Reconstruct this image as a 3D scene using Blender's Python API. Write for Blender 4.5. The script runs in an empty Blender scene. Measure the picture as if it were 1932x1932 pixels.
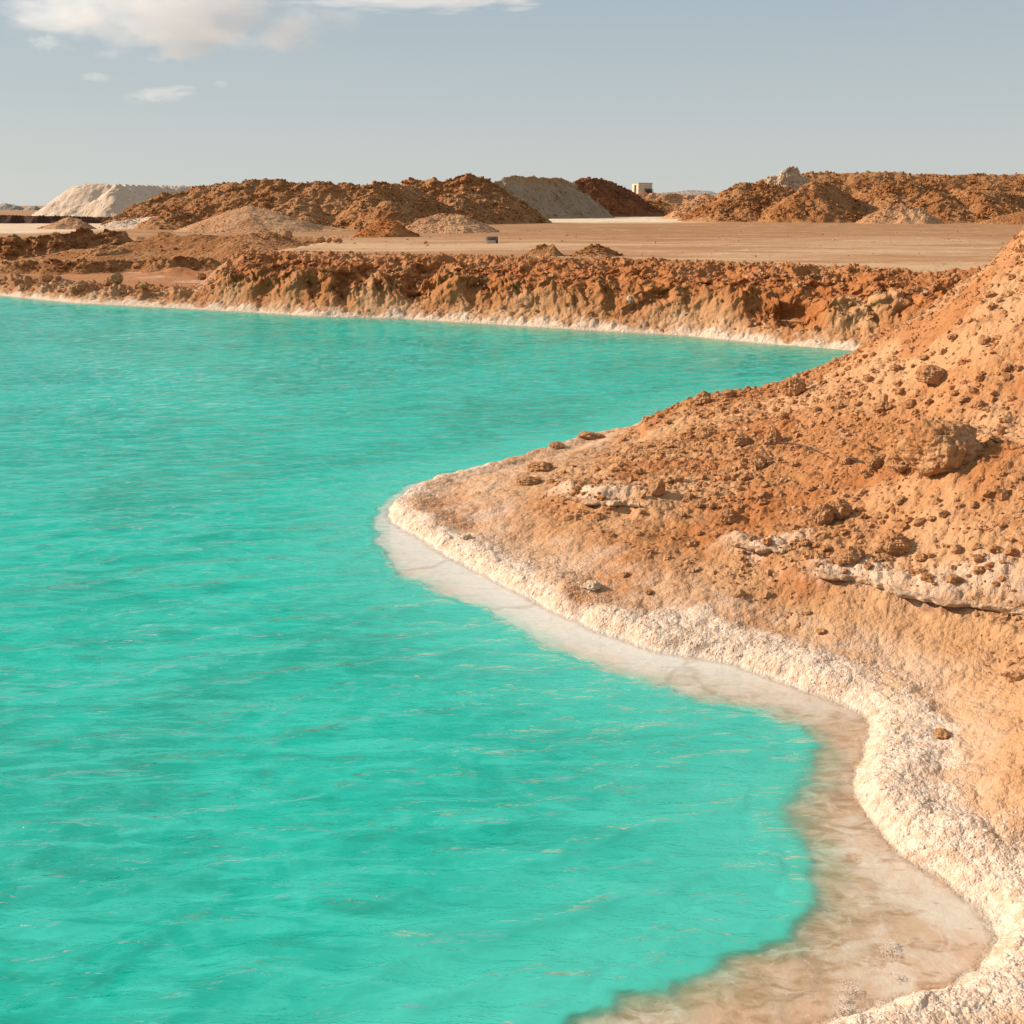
import bpy, math, random
import numpy as np

SC = bpy.context.scene
COL = SC.collection
rng = np.random.default_rng(7)
random.seed(7)

# ------------------------------------------------------------------ camera, sky, sun, exposure
CAM_H = 3.0
PITCH = math.radians(15.6)
FOC = 1.072                                   # focal length in picture widths
cam_d = bpy.data.cameras.new('camera')
cam = bpy.data.objects.new('camera', cam_d); COL.objects.link(cam)
cam.location = (0, 0, CAM_H)
cam.rotation_euler = (math.pi/2 - PITCH, 0, 0)
cam_d.sensor_width = 36; cam_d.lens = 36*FOC
cam_d.clip_start = 0.05; cam_d.clip_end = 20000
SC.camera = cam
SUN_AZ = math.radians(13)                     # beyond straight left
SUN_EL = math.radians(26)
sun_vec = np.array([-math.cos(SUN_AZ)*math.cos(SUN_EL), math.sin(SUN_AZ)*math.cos(SUN_EL), math.sin(SUN_EL)])
w = bpy.data.worlds.new('World'); SC.world = w; w.use_nodes = True
nt = w.node_tree; nt.nodes.clear()
sky = nt.nodes.new('ShaderNodeTexSky'); sky.sky_type = 'NISHITA'; sky.sun_disc = False
sky.sun_elevation = SUN_EL
sky.sun_rotation = math.atan2(sun_vec[0], sun_vec[1])
sky.dust_density = 0.5; sky.air_density = 1.0; sky.ozone_density = 1.0; sky.altitude = 100
hs = nt.nodes.new('ShaderNodeHueSaturation'); hs.inputs['Saturation'].default_value = 0.55
# the pale dusty air of the desert sky, thicker towards the horizon all round
tc = nt.nodes.new('ShaderNodeTexCoord'); sep = nt.nodes.new('ShaderNodeSeparateXYZ'); nt.links.new(tc.outputs['Generated'], sep.inputs[0])
cr = nt.nodes.new('ShaderNodeValToRGB'); nt.links.new(sep.outputs['Z'], cr.inputs[0])
for p_, c_ in ((0.0, (4.8, 4.95, 4.75)), (.09, (3.3, 4.35, 4.75)), (.22, (1.6, 3.4, 4.35)), (.42, (.85, 2.55, 3.95))):
    e_ = cr.color_ramp.elements[0] if p_ == 0 else (cr.color_ramp.elements[1] if p_ == .42 else cr.color_ramp.elements.new(p_))
    e_.position = p_; e_.color = (*[k/5 for k in c_], 1)
gm = nt.nodes.new('ShaderNodeVectorMath'); gm.operation = 'SCALE'; gm.inputs['Scale'].default_value = 5; nt.links.new(cr.outputs[0], gm.inputs[0])
smx = nt.nodes.new('ShaderNodeMix'); smx.data_type = 'RGBA'; smx.inputs[0].default_value = .88
nt.links.new(hs.outputs[0], smx.inputs[6]); nt.links.new(gm.outputs[0], smx.inputs[7])
bg = nt.nodes.new('ShaderNodeBackground'); bg.inputs[1].default_value = 0.084
wo = nt.nodes.new('ShaderNodeOutputWorld')
nt.links.new(sky.outputs[0], hs.inputs['Color']); nt.links.new(smx.outputs[2], bg.inputs[0]); nt.links.new(bg.outputs[0], wo.inputs[0])
sl = bpy.data.lights.new('sun', 'SUN'); sl.energy = 4.7; sl.angle = math.radians(0.5); sl.color = (1.0, 0.885, 0.74)
so = bpy.data.objects.new('sun', sl); COL.objects.link(so)
from mathutils import Vector
so.rotation_euler = Vector(sun_vec.tolist()).to_track_quat('Z', 'Y').to_euler()
SC.view_settings.view_transform = 'Standard'; SC.view_settings.look = 'None'
SC.view_settings.exposure = 0.55; SC.view_settings.gamma = 1
SC.render.engine = 'CYCLES'
SC.cycles.use_denoising = True
SC.cycles.use_adaptive_sampling = True; SC.cycles.adaptive_threshold = 0.02
SC.cycles.max_bounces = 6; SC.cycles.diffuse_bounces = 2; SC.cycles.glossy_bounces = 2
SC.cycles.transparent_max_bounces = 8; SC.cycles.volume_bounces = 2
SC.cycles.sample_clamp_direct = 4; SC.cycles.caustics_reflective = False; SC.cycles.caustics_refractive = False

# ------------------------------------------------------------------ pixel (1932-wide picture) -> place
def ray(u, v):
    xn = (u-966)/1932/FOC; yn = (966-v)/1932/FOC
    return np.array([xn, math.cos(PITCH)+yn*math.sin(PITCH), -math.sin(PITCH)+yn*math.cos(PITCH)])
def at_z(u, v, z=0.0):
    d = ray(u, v); t = (z-CAM_H)/d[2]; return np.array([d[0]*t, d[1]*t, z])
def at_y(u, v, y):
    d = ray(u, v); t = y/d[1]; return np.array([d[0]*t, y, CAM_H+d[2]*t])

# ------------------------------------------------------------------ noise
PERM = rng.permutation(4096)
GRAD = np.stack([np.cos(np.arange(4096)*2.399963), np.sin(np.arange(4096)*2.399963)], 1).astype(np.float32)
def _h(ix, iy, s=0):
    return PERM[(PERM[(ix+s*131) & 4095] + iy*7 + s*17) & 4095]
def perlin(x, y, s=0):
    xi = np.floor(x).astype(np.int64); yi = np.floor(y).astype(np.int64)
    xf = x-xi; yf = y-yi
    ux = xf*xf*xf*(xf*(xf*6-15)+10); uy = yf*yf*yf*(yf*(yf*6-15)+10)
    def g(ax, ay, fx, fy):
        G = GRAD[_h(ax, ay, s)]; return G[..., 0]*fx + G[..., 1]*fy
    a = g(xi, yi, xf, yf); b = g(xi+1, yi, xf-1, yf)
    c = g(xi, yi+1, xf, yf-1); d = g(xi+1, yi+1, xf-1, yf-1)
    return (a*(1-ux)+b*ux)*(1-uy) + (c*(1-ux)+d*ux)*uy      # about -0.7..0.7
def fbm(x, y, oct=4, s=0, gain=0.5):
    r = 0; a = 1
    for i in range(oct):
        r = r + a*perlin(x, y, s+i*5); x = x*2.03+11.3; y = y*2.03-7.1; a *= gain
    return r
def ridged(x, y, oct=3, s=0):
    r = 0; a = 1
    for i in range(oct):
        r = r + a*(0.5-np.abs(perlin(x, y, s+i*5))*1.6); x = x*2.1+3.3; y = y*2.1+9.1; a *= 0.5
    return r
def pebbles(x, y, s=0, fill=1.0):
    """height field of rounded grains one per unit cell, 0..1"""
    xi = np.floor(x).astype(np.int64); yi = np.floor(y).astype(np.int64)
    best = np.zeros(np.shape(x))
    for dx in (-1, 0, 1):
        for dy in (-1, 0, 1):
            h = _h(xi+dx, yi+dy, s)
            px = (h % 61)/61.0; py = (h % 53)/53.0; rr = 0.30+0.42*((h % 37)/37.0)
            on = ((h % 29)/29.0) < fill
            d2 = (x-xi-dx-px)**2 + (y-yi-dy-py)**2
            v = np.sqrt(np.maximum(0, rr*rr-d2))*1.25*on
            best = np.maximum(best, v)
    return best
def sstep(a, b, x):
    t = np.clip((x-a)/(b-a), 0, 1); return t*t*(3-2*t)

# ------------------------------------------------------------------ plan of the lake
def poly_world(pts, z=0.0): return np.array([at_z(u, v, z)[:2] for u, v in pts])
far_px = [(-60, 552), (0, 557), (150, 572), (350, 582), (480, 589), (600, 597), (760, 601), (960, 613), (1100, 622), (1300, 633), (1480, 651), (1640, 664), (1760, 676)]
far_line = np.vstack([[(-400, 70), (-60, 52)], poly_world(far_px), [(10.5, 21.6), (40, 24), (300, 40)]])
near_px = [(1190, 812), (1090, 832), (1000, 862), (900, 890), (830, 906), (780, 925), (738, 957), (745, 985), (790, 1010), (850, 1050), (930, 1085), (1040, 1150),
           (1130, 1187), (1230, 1222), (1400, 1250), (1500, 1292), (1590, 1322), (1652, 1352), (1640, 1420), (1622, 1490), (1668, 1560), (1722, 1612),
           (1800, 1662), (1862, 1705), (1892, 1760), (1855, 1830), (1790, 1872), (1700, 1902), (1600, 1926), (1540, 1950)]
near_poly = np.vstack([[(40, 23), (10, 20.9), (6.0, 19.2), (3.4, 17.2)], poly_world(near_px),
                       [(0.7, 2.7), (-0.6, 1.9), (-3, 1.0), (-12, 0), (-60, -5), (-60, -60), (40, -60)]])
deep_px = [(1190, 806), (1000, 850), (900, 878), (820, 892), (750, 920), (700, 955), (690, 985), (702, 1045), (742, 1086), (830, 1126), (900, 1147), (960, 1196), (1090, 1250), (1180, 1286), (1270, 1320),
           (1340, 1330), (1420, 1346), (1480, 1375), (1492, 1402), (1472, 1440), (1442, 1470), (1415, 1520), (1440, 1580), (1470, 1650), (1470, 1692),
           (1430, 1750), (1345, 1788), (1320, 1815), (1240, 1836), (1150, 1862), (1080, 1895), (1000, 1935), (940, 1990)]
deep_poly = np.vstack([[(40, 23.3), (10, 21.2), (6.0, 19.6), (3.2, 17.5)], poly_world(deep_px),
                       [(-0.9, 2.3), (-3, 1.4), (-12, 0.4), (-60, -4.6), (-60, -60), (40, -60)]])

def seg_dist(px, py, line, closed=False):
    n = len(line); best = np.full(px.shape, 1e9)
    for i in range(n if closed else n-1):
        a = line[i]; b = line[(i+1) % n]
        ab = b-a; L = (ab**2).sum()
        t = np.clip(((px-a[0])*ab[0]+(py-a[1])*ab[1])/L, 0, 1)
        d = (px-a[0]-t*ab[0])**2+(py-a[1]-t*ab[1])**2
        np.minimum(best, d, out=best)
    return np.sqrt(best)
def inside(px, py, poly):
    r = np.zeros(px.shape, bool); n = len(poly)
    for i in range(n):
        x1, y1 = poly[i]; x2, y2 = poly[(i+1) % n]
        if y1 == y2: continue
        c = ((y1 > py) != (y2 > py)) & (px < (x2-x1)*(py-y1)/(y2-y1)+x1)
        r ^= c
    return r
def sdist(px, py, poly):
    d = seg_dist(px, py, poly, True); return np.where(inside(px, py, poly), d, -d)

# heights of the spur, thin plate spline through points read off the photo
ctl = []
for u, v, z in [(800, 965, .10), (900, 950, .14), (1000, 915, .22), (1050, 862, .2), (1100, 960, .30), (1240, 930, .40), (1190, 828, .26), (1200, 1060, .22),
                (1000, 1040, .13), (1300, 1130, .2), (1500, 1200, .2), (1400, 1000, .36), (1400, 900, .5), (1500, 900, .62), (1600, 850, .85),
                (1600, 950, .62), (1550, 1080, .36), (1700, 1000, .62), (1700, 1100, .42), (1932, 1165, .42), (1800, 900, 1.0), (1932, 1000, .85),
                (1932, 800, 1.25), (1932, 600, 2.0), (1800, 700, 1.5), (1700, 800, 1.0), (1750, 1250, .2), (1900, 1300, .27), (1932, 1500, .27),
                (1932, 1700, .22), (1850, 1905, .13), (1932, 1932, .16), (1100, 1120, .13), (1700, 1450, .13), (1780, 1600, .13)]:
    p = at_z(u, v, z); ctl.append(p)
for u, v, y in [(1320, 762, 14), (1430, 748, 13.8), (1500, 742, 13.5), (1570, 705, 13.2), (1640, 665, 13), (1715, 620, 12.8), (1790, 575, 12.5), (1870, 514, 12.2), (1932, 452, 12)]:
    ctl.append(at_y(u, v, y))
ctl += [np.array(p, float) for p in [(8, 13, 3.0), (9, 9, 2.3), (8, 6, .9), (5, 3, .5), (9, 16.5, 1.9), (14, 12, 3), (14, 20, 1.5), (14, 4, 1.0), (5.2, 15, 1.2), (3.6, 15.6, .4), (2.4, 14.6, .35), (0, 0, 1.3), (-3, -2, 1.3), (2, 1.2, .6), (5, -3, 1.3), (30, 0, 1.4), (30, 22, 1.4), (-40, -20, 1.4), (20, -30, 1.4)]]
ctl = np.array(ctl)
def _tps_k(r2): return 0.5*r2*np.log(np.maximum(r2, 1e-9))
_n = len(ctl)
_K = _tps_k(((ctl[:, None, :2]-ctl[None, :, :2])**2).sum(-1)) + np.eye(_n)*0.004
_P = np.hstack([np.ones((_n, 1)), ctl[:, :2]])
_A = np.block([[_K, _P], [_P.T, np.zeros((3, 3))]])
_w = np.linalg.solve(_A, np.concatenate([ctl[:, 2], np.zeros(3)]))
def tps(px, py):
    r = _w[_n]+_w[_n+1]*px+_w[_n+2]*py
    for i in range(_n):
        r = r + _w[i]*_tps_k((px-ctl[i, 0])**2+(py-ctl[i, 1])**2)
    return r
ledges = [poly_world([(1380, 1030), (1430, 1048), (1500, 1042)], .35), poly_world([(1545, 1092), (1600, 1098), (1680, 1125), (1760, 1140), (1830, 1148), (1932, 1168), (2060, 1190)], .35),
          poly_world([(1060, 928), (1120, 955), (1200, 958)], .3)]
XB0, XB1 = -10.6, -8.4                        # low shore left of here, cliff bank right of here

def bank_top(x, y):
    """height of the far land: low flats on the left, the plain elsewhere"""
    hi = 1.36+0.18*sstep(120, 175, y)*0
    right = sstep(XB0, XB1, x + 0.9*fbm(y*0.5, x*0.1, 2, 41))
    # the low basin on the left, closed at the back by an eroded ledge
    edge = 62 + 0.25*(x+14) + 3*fbm(x*.12, y*.02, 3, 9)
    back = sstep(edge-.9, edge+.6, y+1.2*fbm(x*.5, y*.5, 3, 19))
    ramp = 0.75*sstep(-23, -9.5, x + 0.10*(y-42))*sstep(50, 58, y)     # the low tongue running left from the plain
    low = 0.30+ramp+0.08*fbm(x*.25, y*.25, 3, 3)
    return hi, np.maximum(right*sstep(0, 1, 1+0*x), back), low

def H(px, py, detail=True, full=False):
    shp = px.shape
    jag = 0.05*fbm(px*2.2, py*2.2, 3, 11) if detail else 0
    # --- far land
    yf = np.interp(px, far_line[:, 0], far_line[:, 1])
    df = seg_dist(px, py, far_line); df = np.where(py > yf, df, -df)
    hi, m, low = bank_top(px, py)
    wj = 0.75*fbm(px*.55, py*.35, 3, 21)+0.55*ridged(px*1.5+py*.5, py*.45, 4, 27) if detail else 0
    dd = df + wj*sstep(0.15, 1.0, df)
    foot = 0.20*sstep(-0.05, 0.35, df+.12*fbm(px*2, py*2, 3, 22)*(1 if detail else 0)) + 0.12*sstep(.2, .8, df)
    cliff = foot + (hi-0.32)*(0.72*sstep(0.35, 1.35, dd)+0.28*sstep(1.1, 3.4, dd))
    lowp = 0.12*sstep(-0.05, .25, df) + (low-0.12)*sstep(.1, 1.2, df)
    hf = m*cliff+(1-m)*lowp
    und = np.where(df < 0, -0.03+df*0.28, 0); und = np.maximum(und, -1.4)
    if detail:
        bankm = sstep(.15, .8, df)*(1-sstep(3.0, 5.0, df))*m
        hf = hf + bankm*(0.15*fbm(px*1.6, py*1.6, 5, 33, .58)+0.10*pebbles(px*1.7, py*1.7, 35, .3)*sstep(-.1, .3, perlin(px*.5, py*.5, 37))+0.035*pebbles(px*6, py*6, 36, .6)+.09*fbm(px*5, py*5, 4, 38, .65)+.03*pebbles(px*11, py*11, 45, .8)-0.45*pebbles(px*.85, py*.8, 39, .32)*sstep(.4, .9, df)+.08*ridged(px*2.2+py*.8, py*1.1, 3, 40))
        berm = sstep(2.2, 3.5, df)*(1-sstep(4.5, 8.5, df))*m
        hf = hf + berm*(0.07+0.07*fbm(px*1.0, py*1.0, 3, 51)+0.03*pebbles(px*5.5, py*5.5, 52, .7)+0.03*pebbles(px*10, py*10, 53, .8))
        lm = sstep(.1, .5, df)*(1-m)*(1-sstep(60, 70, py))
        ls = lm*(1-sstep(1.6, 3.4, df))
        hf = hf + ls*(0.42*np.maximum(0, fbm(px*1.3, py*1.3, 4, 61, .6))+0.12*pebbles(px*1.6, py*1.6, 62, .35)) + lm*0.035*fbm(px*1.1, py*1.6, 4, 63, .6)
        lm2 = lm*sstep(6, 10, df)
        hf = hf + lm2*(0.40*np.maximum(0, fbm(px*.28, py*.20, 4, 65, .6)) + 0.16*pebbles(px*.8, py*.6, 66, .3)+.05*pebbles(px*3, py*3, 66, .5)+.10*fbm(px*1.3, py*1.3, 3, 60))
        hf = hf + m*sstep(5, 9, df)*(0.03*fbm(px*.35, py*.5, 4, 67, .6)+.05*np.maximum(0, fbm(px*1.5, py*1.5, 3, 64)-.42)*2)
        hf = hf + sstep(0, .12, df)*(.05*pebbles(px*5, py*5, 68, .9)+.03*pebbles(px*10, py*10, 58, .9)+.07*fbm(px*2, py*2, 3, 59))*(1-sstep(.8, 1.4, df))
    if detail:
        mq = np.clip(4*m*(1-m), 0, 1)*(df > 8)
        hf = hf + mq*(0.30*fbm(px*1.2, py*1.2, 4, 69, .6)+.12*pebbles(px*2, py*2, 70, .5))
    hf = np.where(df < 0, und, hf)
    # --- near land
    nb = (px > -62) & (px < 42) & (py < 24.5)
    hn = np.full(shp, -1.5); dn = np.full(shp, -99.0); d2 = np.full(shp, -99.0); dl = np.full(shp, 9.0)
    q = np.where(nb)
    x = px[q]; y = py[q]
    a = sdist(x, y, near_poly); b = sdist(x, y, deep_poly)
    if detail:
        a = a + 0.05*fbm(x*2.4, y*2.4, 3, 71)+0.02*perlin(x*9, y*9, 72)
        b = b + 0.07*fbm(x*1.9, y*1.9, 4, 73, .6)
    base = tps(x, y)
    lip = 0.085*sstep(-.03, .10, a)+0.02*sstep(.08, .2, a)-0.03*sstep(.22, .5, a)
    h = np.where(a > -0.05, lip + (np.maximum(base, 0.06)-0.075)*sstep(.15, .9, a), 0)
    shelf = -0.009-0.013*sstep(0.0, -0.7, a)
    cut = sstep(0.05, -0.10, b)
    sh = shelf*(1-cut) + cut*(-0.55-0.6*sstep(0, 1.5, -b))
    if detail:
        sh = sh + (1-cut)*(0.005*fbm(x*2.1, y*2.1, 4, 75)+0.004*ridged(x*1.3+.4*fbm(x, y, 2, 77), y*1.3, 2, 76))
    h = np.where(a > -0.02, h, sh)
    l = np.full(x.shape, 9.0)
    for L in ledges: l = np.minimum(l, seg_dist(x, y, L))
    # ledge: crust step, the uphill side raised
    if detail:
        land = sstep(.05, .3, a)
        gr = sstep(.5, 1.6, a + .35*fbm(x*.8, y*.8, 3, 81))
        rough = sstep(.28, .75, base)
        h = h + land*0.030*fbm(x*1.6, y*1.6, 4, 82)
        near = 1-sstep(9, 14, y)
        h = h + sstep(-.02, .05, a)*(1-rough*.6)*(0.0055*pebbles(x*19, y*19, 83, 1)+0.003*pebbles(x*36, y*36, 84, 1)*near+0.020*pebbles(x*6, y*6, 89, .6)+.02*fbm(x*3, y*3, 3, 96))
        clump = np.clip(.55+1.3*fbm(x*.9, y*.9, 3, 85), 0, 1.3)
        h = h + rough*land*clump*(0.040*pebbles(x*4.2, y*4.2, 86, .35)+0.028*pebbles(x*8.5, y*8.5, 87, .6)+0.05*ridged(x*1.2, y*1.2, 3, 88))
        h = h + sstep(.16, .40, base)*land*(0.030*pebbles(x*13, y*13, 90, .8)*np.clip(.6+1.2*fbm(x*1.2, y*1.2, 2, 97), .1, 1.2)+0.012*pebbles(x*27, y*27, 91, .9)+.02*fbm(x*6, y*6, 3, 98)) + rough*0.10*fbm(x*.7, y*.7, 3, 92)*sstep(.7, 1.2, base)
        h = h + 0.055*np.exp(-(l/0.10)**2)*land*np.clip(.6+1.5*perlin(x*3, y*3, 93), 0, 1)+0.03*np.exp(-(l/.35)**2)*land
        # splashed soil step just above the flat apron
        st = base+.05*fbm(x*1.5, y*1.5, 3, 94)
        h = h + 0.05*sstep(.30, .325, st)*land*sstep(.5, .9, a)
    hn[q] = h; dn[q] = a; d2[q] = b; dl[q] = l
    z = np.maximum(np.maximum(hf, hn), -1.5)
    if full: return z, df, dn, d2, dl, m
    return z

# ------------------------------------------------------------------ materials
def new_mat(name):
    m = bpy.data.materials.new(name); m.use_nodes = True
    t = m.node_tree; t.nodes.clear(); return m, t
class NB:
    def __init__(s, t): s.t = t
    def n(s, typ, **k):
        o = s.t.nodes.new(typ)
        for a, b in k.items():
            if a in ('operation', 'blend_type', 'data_type', 'feature', 'attribute_name', 'distribution', 'noise_dimensions', 'normalize', 'use_clamp', 'distance', 'invert'): setattr(o, a, b)
        return o
    def l(s, a, b): s.t.links.new(a, b)
    def val(s, i, v):
        if hasattr(v, 'is_linked') or hasattr(v, 'links'): s.l(v, i)
        else: i.default_value = v
    def math(s, op, a, b=0.0, clamp=False):
        o = s.n('ShaderNodeMath', operation=op); o.use_clamp = clamp
        s.val(o.inputs[0], a); s.val(o.inputs[1], b); return o.outputs[0]
    def mix(s, f, a, b, blend='MIX'):
        o = s.n('ShaderNodeMix', data_type='RGBA'); o.blend_type = blend
        s.val(o.inputs[0], f)
        for k, c in ((6, a), (7, b)):
            if isinstance(c, tuple): o.inputs[k].default_value = (*c, 1)
            else: s.l(c, o.inputs[k])
        return o.outputs[2]
    def noise(s, scale, detail=4, rough=.55, vec=None, dist=0.0, w=None):
        o = s.n('ShaderNodeTexNoise'); o.inputs['Scale'].default_value = scale
        o.inputs['Detail'].default_value = detail; o.inputs['Roughness'].default_value = rough
        o.inputs['Distortion'].default_value = dist
        if vec is not None: s.l(vec, o.inputs['Vector'])
        return o.outputs[0]
    def vor(s, scale, vec=None, feature='F1'):
        o = s.n('ShaderNodeTexVoronoi', feature=feature); o.inputs['Scale'].default_value = scale
        if vec is not None: s.l(vec, o.inputs['Vector'])
        return o
    def ramp(s, x, a, b, lo=0.0, hi=1.0):
        o = s.n('ShaderNodeMapRange'); o.clamp = True; o.interpolation_type = 'SMOOTHSTEP'
        s.val(o.inputs[0], x); o.inputs[1].default_value = a; o.inputs[2].default_value = b
        o.inputs[3].default_value = lo; o.inputs[4].default_value = hi; return o.outputs[0]
    def attr(s, name):
        o = s.n('ShaderNodeAttribute'); o.attribute_name = name; return o.outputs['Fac']
    def pos(s):
        return s.n('ShaderNodeNewGeometry').outputs['Position']
    def mapping(s, vec, scale=(1, 1, 1), rot=(0, 0, 0)):
        o = s.n('ShaderNodeMapping'); s.l(vec, o.inputs[0]); o.inputs['Scale'].default_value = scale; o.inputs['Rotation'].default_value = rot
        return o.outputs[0]
    def bump(s, h, strength, dist, normal=None):
        o = s.n('ShaderNodeBump'); s.l(h, o.inputs['Height']); o.inputs['Strength'].default_value = strength
        o.inputs['Distance'].default_value = dist
        if normal is not None: s.l(normal, o.inputs['Normal'])
        return o.outputs[0]

ORANGE = (.375, .148, .046); DEEP = (.22, .072, .022); TAN = (.49, .26, .125); SALT = (.72, .55, .42); BUFF = (.56, .33, .19); PINK = (.66, .42, .27)

def ground_mat():
    m, t = new_mat('ground_soil'); b = NB(t); P = b.pos()
    n1 = b.noise(.55, 5, .6, P); n2 = b.noise(3.1, 6, .62, P); n3 = b.noise(22, 5, .65, P)
    n0 = b.noise(.12, 4, .55, P)
    c = b.mix(b.ramp(n1, .38, .62), ORANGE, TAN)
    c = b.mix(b.ramp(n2, .56, .72), c, DEEP)
    c = b.mix(b.math('MULTIPLY', b.ramp(n3, .50, .68), .5), c, BUFF)
    # plain: trodden buff with streaks of orange running across
    st = b.noise(1, 6, .6, b.mapping(P, (.09, .30, .3)))
    pc = b.mix(b.ramp(st, .40, .62), (.52, .31, .165), (.36, .165, .065))
    pc = b.mix(b.math('MULTIPLY', b.attr('farplain'), b.ramp(b.noise(.09, 5, .65, b.mapping(P, (.5, 1, 1))), .3, .6, .85, 1)), pc, (.30, .125, .040))
    pc = b.mix(b.math('MULTIPLY', b.ramp(b.noise(1.6, 6, .75, P), .56, .66), .6), pc, (.34, .17, .08))
    pc = b.mix(b.math('MULTIPLY', b.ramp(b.noise(1, 5, .7, b.mapping(P, (.5, 1.3, 1))), .5, .7), .5), pc, (.66, .45, .26))
    c = b.mix(b.attr('plain'), c, pc)
    c = b.mix(b.attr('deep'), c, b.mix(b.ramp(n2, .4, .7), (.34, .112, .030), (.43, .17, .058)))
    # pale quarry floor
    c = b.mix(b.attr('pale'), c, b.mix(b.ramp(n1, .3, .7), (.72, .56, .40), (.62, .43, .26)))
    # salt crust
    sa = b.attr('salt')
    sm = b.ramp(b.math('ADD', sa, b.math('MULTIPLY', b.math('ADD', b.math('SUBTRACT', n2, .5), b.math('MULTIPLY', b.math('SUBTRACT', n3, .5), .6)), 1.1)), .15, .95)
    sc = b.mix(b.ramp(n3, .40, .62), (.69, .53, .41), (.56, .37, .25))
    sc = b.mix(b.math('MULTIPLY', b.ramp(b.noise(5, 5, .6, P), .52, .72), .6), sc, (.55, .35, .20))
    c = b.mix(sm, c, sc)
    # submerged and wet pink shelf
    wt = b.attr('wet')
    wv = b.noise(1.7, 6, .62, P, 1.2); wb = b.noise(5.5, 5, .6, b.mapping(P, (1, 2.2, 1), (0, 0, .6)), 1.0)
    wc = b.mix(b.ramp(wv, .38, .64), (.70, .42, .275), (.80, .62, .50))
    wc = b.mix(b.math('MULTIPLY', b.ramp(wb, .50, .70), .8), wc, (.44, .20, .07))
    wc = b.mix(b.attr('whiteshelf'), wc, (.84, .74, .67))
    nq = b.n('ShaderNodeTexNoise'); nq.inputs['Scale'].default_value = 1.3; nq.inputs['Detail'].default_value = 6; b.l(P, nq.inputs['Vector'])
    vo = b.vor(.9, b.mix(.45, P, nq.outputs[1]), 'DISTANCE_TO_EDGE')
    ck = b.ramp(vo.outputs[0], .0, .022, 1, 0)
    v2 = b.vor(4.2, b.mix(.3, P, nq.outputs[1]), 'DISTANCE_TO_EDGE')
    wc = b.mix(b.math('MULTIPLY', b.ramp(v2.outputs[0], .0, .05, .38, 0), b.ramp(wv, .4, .6)), wc, (.84, .70, .56))  # pale net of caustic light lines painted into the shelf colour
    wc = b.mix(b.math('MULTIPLY', b.attr('brink'), b.ramp(wb, .35, .6, .25, .8)), wc, (.36, .20, .075))
    wc = b.mix(b.math('MULTIPLY', ck, .35), wc, (.36, .20, .11))
    wc = b.mix(b.math('MULTIPLY', b.ramp(b.noise(3.2, 5, .6, P, 3.0), .56, .70), .5), wc, (.80, .64, .52))
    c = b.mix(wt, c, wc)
    bs = b.n('ShaderNodeBsdfPrincipled'); b.l(c, bs.inputs['Base Color'])
    b.l(b.ramp(wt, 0, 1, .93, .45), bs.inputs['Roughness'])
    bs.inputs['Specular IOR Level'].default_value = .25
    g = b.vor(38, P).outputs[0]; g2 = b.vor(95, P).outputs[0]; g3 = b.vor(13, P).outputs[0]
    near = b.attr('near')
    hgt = b.math('ADD', b.math('MULTIPLY', g, -.008), b.math('MULTIPLY', n3, .018))
    hgt = b.math('ADD', hgt, b.math('MULTIPLY', b.math('MULTIPLY', g2, -.005), near))
    hgt = b.math('ADD', hgt, b.math('MULTIPLY', g3, -.016))
    hgt = b.math('MULTIPLY', hgt, b.math('MULTIPLY_ADD', wt, -.85) if False else b.ramp(wt, 0, 1, 1, .12))
    hgt = b.math('MULTIPLY', hgt, b.ramp(b.attr('plain'), 0, 1, 1, .5))
    b.l(b.bump(hgt, .9, 1.0), bs.inputs['Normal'])
    o = b.n('ShaderNodeOutputMaterial'); b.l(bs.outputs[0], o.inputs[0]); return m

def soil_mat(name, c1, c2, c3, scale=1.0, bumpd=.05, top=None):
    m, t = new_mat(name); b = NB(t); P = b.n('ShaderNodeTexCoord').outputs['Object']
    n1 = b.noise(.35*scale, 5, .6, P); n2 = b.noise(2.2*scale, 6, .65, P); n3 = b.noise(9*scale, 5, .65, P)
    c = b.mix(b.ramp(n1, .38, .62), c1, c2)
    c = b.mix(b.ramp(n2, .52, .70), c, c3)
    c = b.mix(b.math('MULTIPLY', b.ramp(n3, .52, .7), .45), c, tuple(min(.8, k*1.35+.03) for k in c2))
    if top:
        sep = b.n('ShaderNodeAttribute'); sep.attribute_name = 'patch'
        c = b.mix(sep.outputs['Fac'], c, top)
    bs = b.n('ShaderNodeBsdfPrincipled'); b.l(c, bs.inputs['Base Color']); bs.inputs['Roughness'].default_value = .95
    bs.inputs['Specular IOR Level'].default_value = .15
    v = b.vor(5*scale, P).outputs[0]
    h = b.math('ADD', b.math('MULTIPLY', n2, 1.2), b.math('ADD', b.math('MULTIPLY', v, -.45), b.math('MULTIPLY', n3, .6)))
    b.l(b.bump(h, 1.0, bumpd), bs.inputs['Normal'])
    o = b.n('ShaderNodeOutputMaterial'); b.l(bs.outputs[0], o.inputs[0]); return m

def plain_mat(name, col, rough=.8, metal=0.0, var=.15):
    m, t = new_mat(name); b = NB(t); P = b.n('ShaderNodeTexCoord').outputs['Object']
    c = b.mix(b.ramp(b.noise(2.5, 5, .6, P), .35, .7), col, tuple(k*(1-var*2) for k in col))
    bs = b.n('ShaderNodeBsdfPrincipled'); b.l(c, bs.inputs['Base Color']); bs.inputs['Roughness'].default_value = rough; bs.inputs['Metallic'].default_value = metal
    o = b.n('ShaderNodeOutputMaterial'); b.l(bs.outputs[0], o.inputs[0]); return m

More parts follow.
